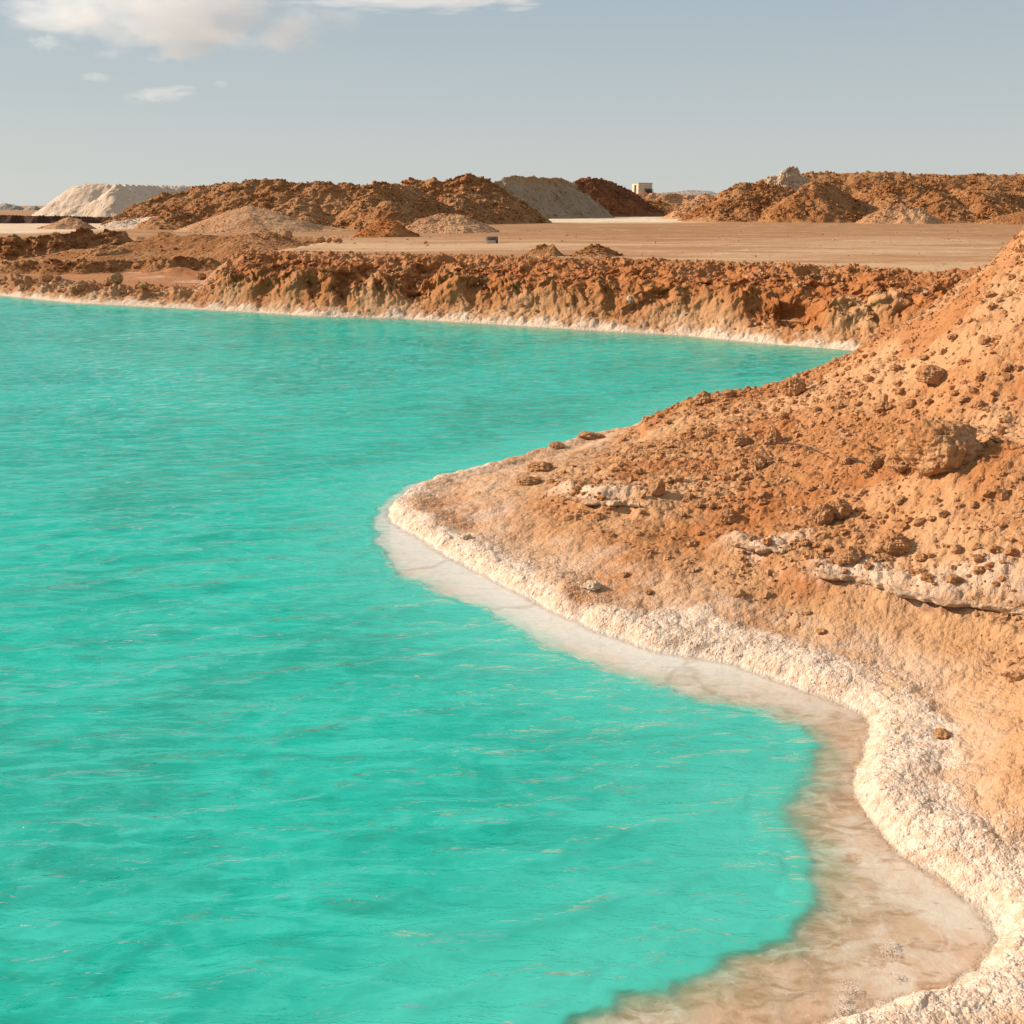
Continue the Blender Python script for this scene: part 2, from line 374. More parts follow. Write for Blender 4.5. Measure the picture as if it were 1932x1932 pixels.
def water_mat():
    m, t = new_mat('milky_water'); b = NB(t); P = b.pos()
    dp = b.attr('depth')
    n1 = b.noise(.35, 4, .55, P, .8); n2 = b.noise(1.5, 4, .55, P, 2.6); n4 = b.noise(1.0, 5, .62, b.mapping(P, (1.4, 6.5, 1), (0, 0, -.20)), .9)
    deepc = b.mix(b.ramp(n1, .36, .64), (.000, .42, .33), (.000, .57, .455))
    deepc = b.mix(b.math('MULTIPLY', b.ramp(n2, .46, .62), .38), deepc, (.06, .66, .54))
    deepc = b.mix(b.math('MULTIPLY', b.ramp(n4, .50, .60), .55), deepc, (.06, .70, .58))
    deepc = b.mix(b.math('MULTIPLY', b.ramp(n4, .44, .36), .6), deepc, (.000, .36, .275))
    # thin milky water near the drop-off is paler
    deepc = b.mix(b.math('MULTIPLY', b.attr('murk'), .7), deepc, (.10, .68, .56))
    deepc = b.mix(b.attr('farshallow'), deepc, (.16, .42, .27))
    body0 = b.n('ShaderNodeBsdfDiffuse'); b.l(deepc, body0.inputs[0]); trl = b.n('ShaderNodeBsdfTranslucent'); trl.inputs[0].default_value = (.30, .80, .62, 1)
    body = b.n('ShaderNodeMixShader'); body.inputs[0].default_value = .32; b.l(body0.outputs[0], body.inputs[1]); b.l(trl.outputs[0], body.inputs[2])
    wv = b.n('ShaderNodeTexWave')
    # capillary ripples as bump on top of the modelled waves
    r1 = b.noise(5.5, 4, .6, b.mapping(P, (.55, 1.7, 1), (0, 0, -.22)), .8)
    r2 = b.noise(15, 3, .6, b.mapping(P, (.6, 1.5, 1), (0, 0, -.15)), .4)
    hh = b.math('ADD', b.math('MULTIPLY', r1, .060), b.math('MULTIPLY', r2, .012))
    hh = b.math('MULTIPLY', hh, b.ramp(dp, .02, .25, .4, 1))
    nrm = b.bump(hh, .85, 1.0)
    nsoft = b.bump(hh, .3, 1.0)
    up = b.n('ShaderNodeMix', data_type='VECTOR'); up.inputs[0].default_value = .45; up.inputs[4].default_value = (0, 0, 1); b.l(nsoft, up.inputs[5])
    nz = b.n('ShaderNodeVectorMath', operation='NORMALIZE'); b.l(up.outputs[1], nz.inputs[0]); b.l(nz.outputs[0], body0.inputs['Normal'])  # light wells up from within the milky water
    tr = b.n('ShaderNodeBsdfTransparent'); tr.inputs[0].default_value = (.96, .97, .95, 1)
    # opacity of the milky body grows with depth
    dq = b.math('MULTIPLY', dp, 13.0)
    e = b.math('SUBTRACT', 1.0, b.math('POWER', 2.71828, b.math('MULTIPLY', b.math('MULTIPLY', dq, dq), -1.0)))
    mx = b.n('ShaderNodeMixShader'); b.l(e, mx.inputs[0]); b.l(tr.outputs[0], mx.inputs[1]); b.l(body.outputs[0], mx.inputs[2])
    gl = b.n('ShaderNodeBsdfGlossy'); gl.inputs['Roughness'].default_value = .05; b.l(nrm, gl.inputs['Normal'])
    fr = b.n('ShaderNodeFresnel'); fr.inputs[0].default_value = 1.55; b.l(nrm, fr.inputs['Normal'])
    bf = b.n('ShaderNodeNewGeometry').outputs['Backfacing']     # light leaving from below is not wholly reflected: the body is milky
    frf = b.math('ADD', b.math('MULTIPLY', fr.outputs[0], b.math('SUBTRACT', 1.0, bf)), b.math('MULTIPLY', bf, .08))
    m2 = b.n('ShaderNodeMixShader'); b.l(frf, m2.inputs[0]); b.l(mx.outputs[0], m2.inputs[1]); b.l(gl.outputs[0], m2.inputs[2])
    t.nodes.remove(wv)
    o = b.n('ShaderNodeOutputMaterial'); b.l(m2.outputs[0], o.inputs[0]); return m

# ------------------------------------------------------------------ mesh helpers
def mesh_obj(name, co, faces, mat, parent=None, smooth=True, attrs=None):
    """co (n,3), faces (m,k) array with one k"""
    me = bpy.data.meshes.new(name)
    co = np.asarray(co, np.float32); faces = np.asarray(faces, np.int32); k = faces.shape[1]
    me.vertices.add(len(co)); me.vertices.foreach_set('co', co.ravel())
    me.loops.add(faces.size); me.loops.foreach_set('vertex_index', faces.ravel())
    me.polygons.add(len(faces)); me.polygons.foreach_set('loop_start', np.arange(0, faces.size, k, dtype=np.int32))
    me.polygons.foreach_set('use_smooth', np.full(len(faces), smooth, bool))
    me.update(calc_edges=True)
    for a, v in (attrs or {}).items():
        at = me.attributes.new(a, 'FLOAT', 'POINT'); at.data.foreach_set('value', np.asarray(v, np.float32).ravel())
    me.materials.append(mat)
    o = bpy.data.objects.new(name, me); COL.objects.link(o)
    if parent: o.parent = parent
    return o
def grid_faces(nr, nc):
    i = np.arange(nr-1)[:, None]*nc+np.arange(nc-1)[None, :]
    return np.stack([i, i+1, i+nc+1, i+nc], -1).reshape(-1, 4)
def tag(o, label=None, cat=None, group=None, kind=None):
    if label: o['label'] = label
    if cat: o['category'] = cat
    if group: o['group'] = group
    if kind: o['kind'] = kind
    return o

def ico(sub):
    t = (1+5**.5)/2
    v = [(-1, t, 0), (1, t, 0), (-1, -t, 0), (1, -t, 0), (0, -1, t), (0, 1, t), (0, -1, -t), (0, 1, -t), (t, 0, -1), (t, 0, 1), (-t, 0, -1), (-t, 0, 1)]
    f = [(0, 11, 5), (0, 5, 1), (0, 1, 7), (0, 7, 10), (0, 10, 11), (1, 5, 9), (5, 11, 4), (11, 10, 2), (10, 7, 6), (7, 1, 8), (3, 9, 4), (3, 4, 2), (3, 2, 6), (3, 6, 8), (3, 8, 9), (4, 9, 5), (2, 4, 11), (6, 2, 10), (8, 6, 7), (9, 8, 1)]
    v = [np.array(p)/np.linalg.norm(p) for p in v]
    for _ in range(sub):
        cache = {}; nf = []
        def mid(a, b):
            k = (min(a, b), max(a, b))
            if k not in cache:
                p = v[a]+v[b]; v.append(p/np.linalg.norm(p)); cache[k] = len(v)-1
            return cache[k]
        for a, b, c in f:
            x, y, z = mid(a, b), mid(b, c), mid(c, a)
            nf += [(a, x, z), (b, y, x), (c, z, y), (x, y, z)]
        f = nf
    return np.array(v), np.array(f)
ICO1 = ico(1); ICO2 = ico(2); ICO5 = ico(5); ICO4 = ico(4)
def rotmats(n):
    q = rng.normal(size=(n, 4)); q /= np.linalg.norm(q, axis=1)[:, None]
    a, b, c, d = q.T
    return np.stack([np.stack([1-2*(c*c+d*d), 2*(b*c-a*d), 2*(b*d+a*c)], -1), np.stack([2*(b*c+a*d), 1-2*(b*b+d*d), 2*(c*d-a*b)], -1), np.stack([2*(b*d-a*c), 2*(c*d+a*b), 1-2*(b*b+c*c)], -1)], 1)
def clods(pos, size, base=ICO1, jag=.22):
    """many irregular lumps in one vertex soup: returns co, faces"""
    v, f = base; n = len(pos)
    variants = [v*(1+jag*rng.normal(size=(len(v), 1))) for _ in range(10)]
    V = np.stack([variants[i] for i in rng.integers(0, 10, n)])           # n,k,3
    V = V*rng.uniform(.62, 1.2, size=(n, 1, 3))
    V = np.einsum('nij,nkj->nki', rotmats(n), V)
    V[..., 2] *= .85
    V = V*size[:, None, None]+pos[:, None, :]
    F = f[None]+np.arange(n)[:, None, None]*len(v)
    return V.reshape(-1, 3), F.reshape(-1, 3)

# ------------------------------------------------------------------ ground sheet and water
th_f = np.radians(np.linspace(-27.5, 29.5, 1250))
th_l = np.radians(-27.5-np.cumsum(np.geomspace(.1, 6, 38))); th_l = th_l[th_l > math.radians(-88)]
th_r = np.radians(29.5+np.cumsum(np.geomspace(.1, 6, 38))); th_r = th_r[th_r < math.radians(88)]
TH = np.concatenate([th_l[::-1], th_f, th_r])
sx, sy = np.sin(TH), np.cos(TH)
Rf = np.zeros(len(TH))
for i in range(len(TH)):
    best = 400.0
    for k in range(len(far_line)-1):
        a = far_line[k]; c = far_line[k+1]-a
        den = sx[i]*c[1]-sy[i]*c[0]
        if abs(den) < 1e-9: continue
        t = (a[0]*c[1]-a[1]*c[0])/den; s = (a[0]*sy[i]-a[1]*sx[i])/den if False else ((sx[i]*t-a[0])*c[0]+(sy[i]*t-a[1])*c[1])/(c@c)
        if t > 0 and -.001 <= s <= 1.001: best = min(best, t)
    Rf[i] = best
Rf = np.clip(Rf, 19, 300)
ra = np.geomspace(2.6, 16.5, 900)
rows = [np.full(len(TH), r) for r in np.geomspace(.05, 2.5, 20)] + [np.full(len(TH), r) for r in ra]
for s in np.linspace(0, 1, 110)[1:]: rows.append(16.5+(Rf-.4-16.5)*s)
for s in np.linspace(0, 1, 290)[1:]: rows.append(Rf-.4+5.4*s)
for s in np.linspace(0, 1, 230)[1:]: rows.append((Rf+5)*np.exp(s*np.log(95/(Rf+5))) if False else (Rf+5)*(np.maximum(100, Rf+30)/(Rf+5))**s)
rl = rows[-1]
for s in np.linspace(0, 1, 60)[1:]: rows.append(rl*(6000/rl)**s)
R = np.stack(rows); GX = R*sx[None]; GY = R*sy[None]
gz, df, dn, d2, dl, mm = H(GX, GY, True, True)
# break the cliff face into overhangs by moving it sideways too
bk = sstep(.3, .9, df)*(1-sstep(2.2, 3.2, df))*mm
GX2 = GX + bk*0.16*fbm(GX*1.6+gz*2, GY*1.0+gz*1.6, 4, 101, .5)
GY2 = GY + bk*0.34*fbm(GX*1.5-gz*1.2, GY*1.0+gz*1.6, 4, 102, .5)
plain = sstep(3.2, 6.5, df+1.2*fbm(GX*.5, GY*.5, 3, 103))*mm
n_s = fbm(GX*1.1, GY*1.1, 4, 104)
near_land = (dn > -0.04)
salt_n = np.where(near_land, 1-sstep(.08, .54, dn+.42*n_s+.08*np.clip(GY-10, 0, 9)-.10*sstep(8, 5.5, GY)), 0)
baseh = gz
lowz = sstep(.34, .16, gz)*np.where(near_land, 1, 0)
salt_n = np.maximum(salt_n, np.where(near_land, .46*lowz, 0))
salt_n = np.maximum(salt_n, .60*np.exp(-(dl/.20)**2))
salt_n = np.maximum(salt_n, np.where(near_land, .52, 0)*sstep(5.8, 4.2, GY+.9*n_s)*sstep(.5, .15, gz))
salt_f = np.where(df > -.1, 1-sstep(.04, .30, df+.22*n_s), 0)
salt_f = np.maximum(salt_f, .36*(1-sstep(.25, .6, df+.35*n_s))*(df > 0))
salt_f = np.maximum(salt_f, (df > 1)*(1-mm)*.5*sstep(.18, .42, fbm(GX*.35, GY*.35, 3, 105)))
salt = np.maximum(salt_n, salt_f)
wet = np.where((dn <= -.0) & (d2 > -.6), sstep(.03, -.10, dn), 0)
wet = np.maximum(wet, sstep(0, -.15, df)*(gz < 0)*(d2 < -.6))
whiteshelf = sstep(5.6, 7.2, GY)*sstep(-.9, -.1, dn-0.2*n_s)
wp = fbm(GX*.05, GY*.05, 3, 106)
pale = sstep(112, 122, GY + 10*wp)*(1-sstep(235, 260, GY))*sstep(-12, -4, GX + GY*.0)*(1-sstep(18, 30, GX+8*wp))
pale = np.maximum(pale, .8*sstep(66, 72, GY)*(1-sstep(118, 126, GY))*sstep(-26, -31, GX))
farplain = .8*sstep(46, 68, GY+12*fbm(GX*.03, GY*.06, 3, 111))*mm*(1-pale)
deep = bk*sstep(.20, .42, gz)*sstep(-.75, -.2, fbm(GX*.6, GY*.6, 3, 107))
deep = np.maximum(deep, (1-mm)*.6*sstep(52, 60, GY)*sstep(.4, .6, gz)*(gz < 1.33)*(df > 5))
deep = np.maximum(deep, mm*sstep(1.8, 3, df)*(1-sstep(3.6, 5, df+n_s))*.8)
deep = np.maximum(deep, (df > 5)*(1-mm)*(gz < 1.3)*sstep(-.25, .25, fbm(GX*.3, GY*.12, 3, 112))*.85)
deep = np.maximum(deep, (1-mm)*.6*sstep(.8, 2, df)*(GY < 64))
deep = np.maximum(deep, (dn > .3)*.8*sstep(.05, .35, fbm(GX*.8, GY*.8, 3, 108))*sstep(.2, .35, gz))
nearm = 1-sstep(7, 11, GY)
brink = wet*sstep(.75, .1, d2+.25*fbm(GX*1.5, GY*1.5, 3, 113))*sstep(7.2, 5.4, GY)
M_ground = ground_mat()
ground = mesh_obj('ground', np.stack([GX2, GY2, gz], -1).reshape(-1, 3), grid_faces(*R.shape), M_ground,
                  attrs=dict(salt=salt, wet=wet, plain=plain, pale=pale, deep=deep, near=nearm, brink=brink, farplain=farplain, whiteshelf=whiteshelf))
tag(ground, kind='structure')
del GX2, GY2

# water
rw = np.concatenate([np.geomspace(1.2, 2.6, 20)[:-1], np.geomspace(2.6, 16, 900), np.geomspace(16, 75, 380)[1:]])
tw = np.concatenate([th_l[::-2][:18][::1], th_f[::2], th_r[::2]]) if False else np.concatenate([th_l[::-1], th_f[::2], th_r])
tw = tw[(tw > math.radians(-72)) & (tw < math.radians(60))]
WX = rw[:, None]*np.sin(tw)[None]; WY = rw[:, None]*np.cos(tw)[None]
wz0, wdf, wdn, wd2, _, _ = H(WX, WY, True, True)
wh = np.zeros(WX.shape); r2 = np.random.default_rng(3)
wxx = WX+.25*fbm(WX*.5, WY*.5, 2, 201); wyy = WY+.22*fbm(WX*.7, WY*.7, 3, 202)
for i in range(60):
    cusp = i < 14
    lam = (.22*(2.6**r2.uniform(0, 1))) if cusp else (.10*(5.0**r2.uniform(0, 1)))
    a = math.radians(107)+r2.normal()*(.17 if cusp else .42)
    k = 2*math.pi/lam; amp = (.0130 if cusp else .0048)*lam*r2.uniform(.6, 1.3)
    fade = np.clip(lam/(rw[:, None]*.010), 0, 1)
    ph = k*(wxx*math.cos(a)+wyy*math.sin(a))+r2.uniform(0, 6.28)
    wh += fade*amp*(((1-np.abs(np.sin(ph/2)))*2-.73) if cusp else np.sin(ph))
gust = .65+.7*fbm(WX*.22, WY*.22, 3, 203)
calm = sstep(0.0, .35, -wz0)
wh = .016*np.tanh(wh/.016)
wh *= np.clip(gust, .25, 1.3)*(.10+.90*calm)
dep = np.clip(-wz0, 0, 2)
bj = wd2+.05*fbm(WX*3, WY*3, 4, 205, .6)+.02*perlin(WX*14, WY*14, 206)
bw = .02+.15*np.clip(.5+1.2*fbm(WX*.7, WY*.7, 2, 207), 0, 1)*sstep(8, 5, WY)
dep = np.where(wd2 > -60, np.maximum(dep, .16*sstep(bw+.07, .0, bj)+.045*sstep(bw+.34, bw, bj+.05*perlin(WX*5, WY*11, 208))), dep)      # the water over the brink is already cloudy
murk = np.where(wd2 > -60, 1-sstep(0, 1.3, -wd2), 0)
fs = sstep(-2.2, -.1, wdf)*np.where(wdf < 0, 1, 0)*sstep(-9, 2, WX)*.8
M_water = water_mat()
water = mesh_obj('water', np.stack([WX, WY, wh], -1).reshape(-1, 3), grid_faces(*WX.shape), M_water, attrs=dict(depth=dep, murk=murk, farshallow=fs))
tag(water, kind='structure')

# ------------------------------------------------------------------ soils
S_orange = soil_mat('orange_soil', (.35, .135, .042), (.45, .21, .085), (.22, .072, .022), 1, .22)
S_brown = soil_mat('dark_brown_soil', (.21, .070, .028), (.30, .105, .040), (.14, .045, .02), 1, .25)
S_rust = soil_mat('rust_soil', (.38, .125, .032), (.44, .165, .05), (.26, .08, .02), 1, .15)
S_tan = soil_mat('tan_soil', (.45, .22, .105), (.52, .29, .15), (.36, .14, .055), 1, .15)
S_salt = soil_mat('pale_salt', (.64, .45, .32), (.70, .52, .39), (.56, .37, .24), 1, .15)
S_grey = soil_mat('grey_marl', (.37, .245, .15), (.42, .295, .19), (.29, .175, .095), 1, .25, top=(.42, .22, .10))
S_pale = soil_mat('pale_rock', (.54, .36, .22), (.62, .45, .31), (.46, .27, .14), 1, .2)
S_far = soil_mat('far_rock', (.30, .24, .20), (.38, .31, .26), (.26, .20, .16), .05, 1.5)
S_dark = soil_mat('trench_shade', (.07, .032, .018), (.11, .05, .028), (.05, .024, .014), 1, .2)  # shadow of the trench wall is put into this dark colour
S_clod = soil_mat('clod_soil', (.43, .185, .070), (.52, .275, .135), (.33, .128, .044), 5, .03)
S_clodp = soil_mat('pale_clod', (.62, .42, .25), (.70, .52, .36), (.48, .27, .12), 5, .03)

def heap(name, label, crest, dist, base_z=1.36, cones=(), mat=None, lump=.25, freq=.9, slope=.68, front=None, seed=1, clod=0, csize=(.08, .3), step=None, group='spoil heaps around the quarry floor',
         gully=.0, flat=0.0, patch=None, cat='soil heap', kind=None):
    """a spoil heap: crest = outline points read off the photo, set at its own distance, with sides at the angle of repose; cones = (u,v,y,slope) extra peaks in front"""
    P = np.array([at_y(q[0], q[1], q[2] if len(q) > 2 else dist) for q in crest])
    P = P[np.argsort(P[:, 0])]
    C = [(*at_y(u, v, y), s) for u, v, y, s in cones]
    zmax = max([P[:, 2].max()]+[c[2] for c in C])
    wd = (zmax-base_z)/slope+(P[:, 1].max()-dist)
    x0, x1 = min([P[:, 0].min()-1-max(0, P[0, 2]-base_z)/slope]+[c[0]-(c[2]-base_z)/c[3] for c in C]), max([P[:, 0].max()+1+max(0, P[-1, 2]-base_z)/slope]+[c[0]+(c[2]-base_z)/c[3] for c in C])
    fs_ = front or slope
    y0 = min([P[:, 1].min()-(zmax-base_z)/fs_]+[c[1]-(c[2]-base_z)/c[3] for c in C])-1
    y1 = dist+wd+1
    cx, cy = (x0+x1)/2, dist
    st = step or dist*.00075
    X, Y = np.meshgrid(np.arange(x0-1, x1+1, st), np.arange(y0, y1, st*1.1))
    wx = X+.5*fbm(X*.35, Y*.35, 3, seed); wy = Y+.9*fbm(X*.3+7, Y*.3, 3, seed+1)
    seg = np.r_[0, np.cumsum(np.hypot(np.diff(P[:, 0]), np.diff(P[:, 1])))]
    q = np.linspace(0, seg[-1], min(110, max(24, int(seg[-1]/(.9*max(st*3, .12))))))
    Q = np.stack([np.interp(q, seg, P[:, k]) for k in range(3)], 1)
    Z = np.full(X.shape, -99.0); SD = np.full(X.shape, 99.0)
    for qx, qy, qz in Q:
        ry = (wy-qy)*np.where(wy < qy, fs_/slope, 1.0); dd = np.hypot(wx-.8*0-qx, ry)
        Z = np.maximum(Z, qz-np.maximum(0, dd-flat)*slope); SD = np.minimum(SD, dd)
    if gully: Z = Z - gully*(.5+ridged(X*.5+.2*Y, Y*.12, 3, seed+3))*sstep(0, 2, SD)*.6
    for c in C:
        d = np.hypot(X+.35*fbm(X*.5, Y*.5, 3, seed+7)-c[0], Y+.35*fbm(X*.5, Y*.5+9, 3, seed+8)-c[1])
        zc = c[2]-np.sqrt(d*d+.12)*c[3]
        k = .25; hmax = np.maximum(Z, zc); Z = hmax + np.maximum(0, k-np.abs(Z-zc))**2/(4*k)
    am = sstep(base_z-.2, base_z+.7, Z); lump = lump*.55
    Z = Z + am*lump*(1.0*fbm(X*freq, Y*freq, 5, seed+11, .62)+.45*pebbles(X*freq*1.3, Y*freq*1.3, seed+12, .5)+.2*pebbles(X*freq*3.2, Y*freq*3.2, seed+13, .7))
    X2 = X+am*lump*.8*fbm(X*freq*1.3+Z, Y*freq+Z*1.3, 4, seed+15, .6); Y2 = Y+am*lump*.8*fbm(X*freq*1.3-Z, Y*freq+Z*1.3, 4, seed+16, .6)
    keep = Z > base_z-.5
    Z = np.maximum(Z, base_z-.5)
    co = np.stack([X2-cx, Y2-cy, Z], -1).reshape(-1, 3); F = grid_faces(*X.shape)
    kk = keep.ravel(); F = F[kk[F].any(1)]
    pa = None
    if clod:
        cand = rng.integers(0, Z.size, clod*6); zz = Z.ravel()[cand]
        cl = fbm(X.ravel()[cand]*.4, Y.ravel()[cand]*.4, 3, seed+20)
        cand = cand[(zz > base_z-.02) & (cl+rng.uniform(-.3, .3, len(cand)) > -.05)][:clod]
        sz = csize[0]*(csize[1]*.75/csize[0])**(rng.uniform(0, 1, len(cand))**3.2)*.72
        pv, pf = clods(co[cand]+np.stack([0*sz, 0*sz, sz*.25], -1), sz, ICO1)
        tri = np.vstack([F[:, [0, 1, 2]], F[:, [0, 2, 3]]])
        F = np.vstack([tri, pf+len(co)]); nb = len(co); co = np.vstack([co, pv])
    used = np.zeros(len(co), bool); used[F.ravel()] = True
    idx = np.cumsum(used)-1
    o = mesh_obj(name, co[used]-np.array([0, 0, base_z]), idx[F], mat, smooth=not clod,
                 attrs=None if patch is None else dict(patch=patch(co[used][:, 0]+cx, co[used][:, 1]+cy, co[used][:, 2])))
    o.location = (cx, cy, base_z)
    if clod:
        o.data.polygons.foreach_set('use_smooth', np.concatenate([np.full(len(F)-len(pf), True), np.full(len(pf), False)]))
    tag(o, label, cat, group if cat == 'soil heap' else None)
    if kind:
        for k in ('label', 'category', 'group'):
            if k in o: del o[k]
        o['kind'] = kind
    return o

# far things
heap('clod_line', 'long low line of dark clods across the flats behind the low far shore', [(-60, 497), (40, 493), (150, 490), (200, 494), (300, 488), (380, 486), (470, 489), (560, 484), (640, 486), (690, 492)], 47, .40, mat=S_orange, lump=.5, freq=1.6, slope=.7, seed=561, clod=900, csize=(.04, .2), cat='clod bank', step=.05)
heap('soil_bank', 'eroded orange earth ledge beyond the flats at the left edge', [(-90, 450), (-30, 446), (0, 449), (35, 443), (70, 446), (105, 437), (150, 436), (190, 440), (235, 443), (262, 450)], 55.5, .25, mat=S_orange, lump=.75, freq=.9, slope=.9, seed=571, clod=500, csize=(.05, .22), cat='earth bank', gully=.3)
heap('soil_heap', 'low orange mound on the flats at the left, dark on its right side', [(150, 478), (185, 462), (210, 460), (240, 468), (262, 480)], 53, .45, mat=S_orange, lump=.2, freq=1.3, slope=.45, seed=566, clod=200, csize=(.04, .14))
heap('hills', None, [(-80, 392), (-30, 388), (10, 383), (25, 385), (45, 393), (60, 387), (72, 389), (82, 400)], 420, 1.2, mat=S_far, lump=.8, freq=.08, slope=.5, seed=301, step=.5, kind='structure')
heap('hills', None, [(1180, 372), (1230, 364), (1275, 362), (1295, 359), (1335, 359), (1352, 364), (1365, 362), (1385, 365), (1405, 362), (1470, 360), (1540, 364), (1700, 366), (1900, 372)], 1500, 1.2, mat=S_far, lump=2.5, freq=.02, slope=.3, seed=311, step=2.0, kind='structure')
heap('salt_heap', 'smooth pale salt heap behind the scalloped salt ridge at the far left', [(70, 404), (100, 378), (138, 351), (160, 346), (200, 346)], 176, 1.5, mat=S_salt, lump=.22, freq=.5, slope=.72, seed=321, group='pale salt heaps', flat=0)
heap('salt_heap', 'long pale salt ridge with a scalloped crest above the dark bank at far left', [(135, 409, 148), (175, 379, 149), (214, 347, 150), (225, 350, 152), (240, 347, 156), (252, 351, 159), (262, 348, 162), (285, 352, 168), (305, 349, 173), (318, 353, 177), (330, 350, 180), (345, 354, 184), (365, 350, 190), (385, 354, 195), (410, 351, 202), (440, 355, 212), (470, 356, 220)], 150, 1.5, mat=S_salt, lump=.2, freq=.9, slope=.74, seed=331, group='pale salt heaps')
heap('soil_bank', 'low bank coloured dark for the shaded trench at far left, before the salt heaps', [(-90, 405), (0, 404), (60, 406), (120, 405), (180, 408), (235, 407), (290, 411), (330, 412), (345, 416)], 108, 1.3, mat=S_dark, lump=.12, freq=1.2, slope=1.3, seed=341, cat='earth bank')
heap('rubble_heap', 'whitish rubble heap at the left foot of the long orange ridge', [(185, 425), (215, 417), (255, 413), (330, 402), (350, 405), (400, 414), (440, 424)], 84, 1.33, mat=S_salt, lump=.14, freq=2.2, slope=.5, seed=351, clod=250, csize=(.05, .2))
heap('rubble_heap', 'tiny pale pointed rubble heap before the dark bank at far left', [(80, 426), (105, 420), (122, 409), (135, 411), (165, 425)], 82, 1.33, mat=S_tan, lump=.1, freq=2.2, slope=.5, seed=356, clod=60, csize=(.05, .15))
# large left ridge
heap('soil_heap', 'long orange soil ridge, the biggest heap left of centre on the skyline',
     [(205, 418), (240, 400), (268, 383), (290, 369), (318, 366), (345, 362), (382, 352), (420, 349), (455, 344), (480, 339), (505, 337), (528, 341), (560, 344), (600, 344), (640, 347), (690, 347), (730, 345, 90), (765, 350, 95), (790, 360, 98), (830, 385, 102), (870, 408, 104), (890, 418, 105)],
     88, 1.36, cones=[(560, 372, 82, .55), (700, 368, 82, .62), (735, 372, 79, .72), (330, 392, 82, .5)], mat=S_orange, lump=.42, freq=.8, slope=.55, seed=361, clod=5200, csize=(.07, .34), gully=.25)
heap('soil_heap', 'smooth light orange fan of soil leaning on the front of the long ridge', [(350, 436), (400, 414), (440, 396), (475, 388), (495, 393), (540, 412), (600, 425), (680, 436)], 75, 1.36, mat=S_tan, lump=.13, freq=.7, slope=.34, seed=371, clod=320, csize=(.04, .13))
heap('soil_heap', 'jagged orange soil heap on the skyline between the long ridge and the grey cut heap',
     [(755, 352), (775, 338), (800, 341), (820, 335), (838, 340), (860, 333), (885, 330), (905, 334), (925, 343), (938, 352)], 112, 1.5, cones=[(855, 360, 106, .6)], mat=S_orange, lump=.6, freq=.75, slope=.62, seed=381, clod=2200, csize=(.1, .5), gully=.4)
heap('soil_heap', 'small deep orange cone of soil at the edge of the plain left of centre', [(655, 447), (690, 428), (712, 414), (724, 412), (745, 420), (790, 442), (800, 447)], 62, 1.36, mat=S_rust, lump=.10, freq=1.7, slope=.62, seed=391, clod=420, csize=(.04, .14))
heap('soil_heap', 'flat topped light brown heap of soil right of the small orange cone', [(760, 428), (790, 414), (815, 407), (845, 403), (875, 405), (900, 418), (925, 438)], 72, 1.36, cones=[(860, 404, 72, .5)], mat=S_tan, lump=.15, freq=1.3, slope=.5, seed=401, clod=420, csize=(.04, .18))
heap('rubble_heap', 'grey white rubble at the foot of the jagged heap, left of the grey cut face', [(865, 402), (895, 390), (918, 380), (930, 376), (950, 384), (985, 398), (1000, 404)], 128, 1.7, mat=S_salt, lump=.3, freq=1.0, slope=.5, seed=411, clod=400, csize=(.1, .35))
heap('rubble_heap', 'small pale slumped heap below the left end of the grey cut face', [(815, 402), (835, 385), (850, 374), (866, 378), (890, 395), (905, 404)], 107, 1.45, mat=S_tan, lump=.25, freq=.9, slope=.6, seed=416)
def brownpatch(x, y, z): return sstep(5.6, 6.3, z+.5*fbm(x*.5, y*.5, 3, 9))*.8
heap('soil_heap', 'pale grey heap with a steep cut face, centre of the skyline above the white floor',
     [(905, 365, 146), (925, 347, 148), (950, 336, 149), (965, 333, 150), (1000, 334, 152), (1035, 335, 155), (1060, 338, 158), (1085, 346, 160)], 150, 1.75, mat=S_grey, lump=.5, freq=.45, slope=.75, front=1.1, seed=421, gully=.7, patch=brownpatch, clod=260, csize=(.15, .5))
heap('soil_heap', 'dark brown soil heap sloping down to the right beside the grey cut heap',
     [(1080, 345, 172), (1100, 337, 174), (1125, 336, 177), (1150, 343, 180), (1175, 354, 183), (1200, 370, 186), (1225, 388, 189)], 174, 1.75, mat=S_brown, lump=.55, freq=.8, slope=.62, front=.75, seed=431, clod=2400, csize=(.1, .45))
# low banks behind
heap('soil_bank', 'long low pale orange bank behind the white quarry floor, below the shed', [(1150, 372), (1175, 366), (1200, 364), (1230, 363), (1255, 366), (1280, 365), (1300, 366), (1315, 371), (1335, 385), (1350, 400)], 235, 1.7, mat=S_tan, lump=.5, freq=.5, slope=.5, front=.8, seed=441, gully=.7, cat='earth bank', clod=500, csize=(.2, .5))
heap('rubble_heap', 'low orange rubble heap in front of the pale bank right of the dark heap', [(1205, 384), (1225, 376), (1245, 379), (1270, 384), (1300, 391), (1330, 398)], 190, 1.75, mat=S_orange, lump=.35, freq=.6, slope=.4, seed=446, clod=500, csize=(.2, .6))
heap('rubble_heap', 'small light brown rubble heap at the left foot of the big right hand heaps', [(1275, 404), (1300, 382), (1318, 369), (1335, 366), (1350, 369), (1370, 380), (1390, 400)], 145, 1.6, mat=S_tan, lump=.35, freq=.8, slope=.62, seed=451, clod=800, csize=(.12, .4))
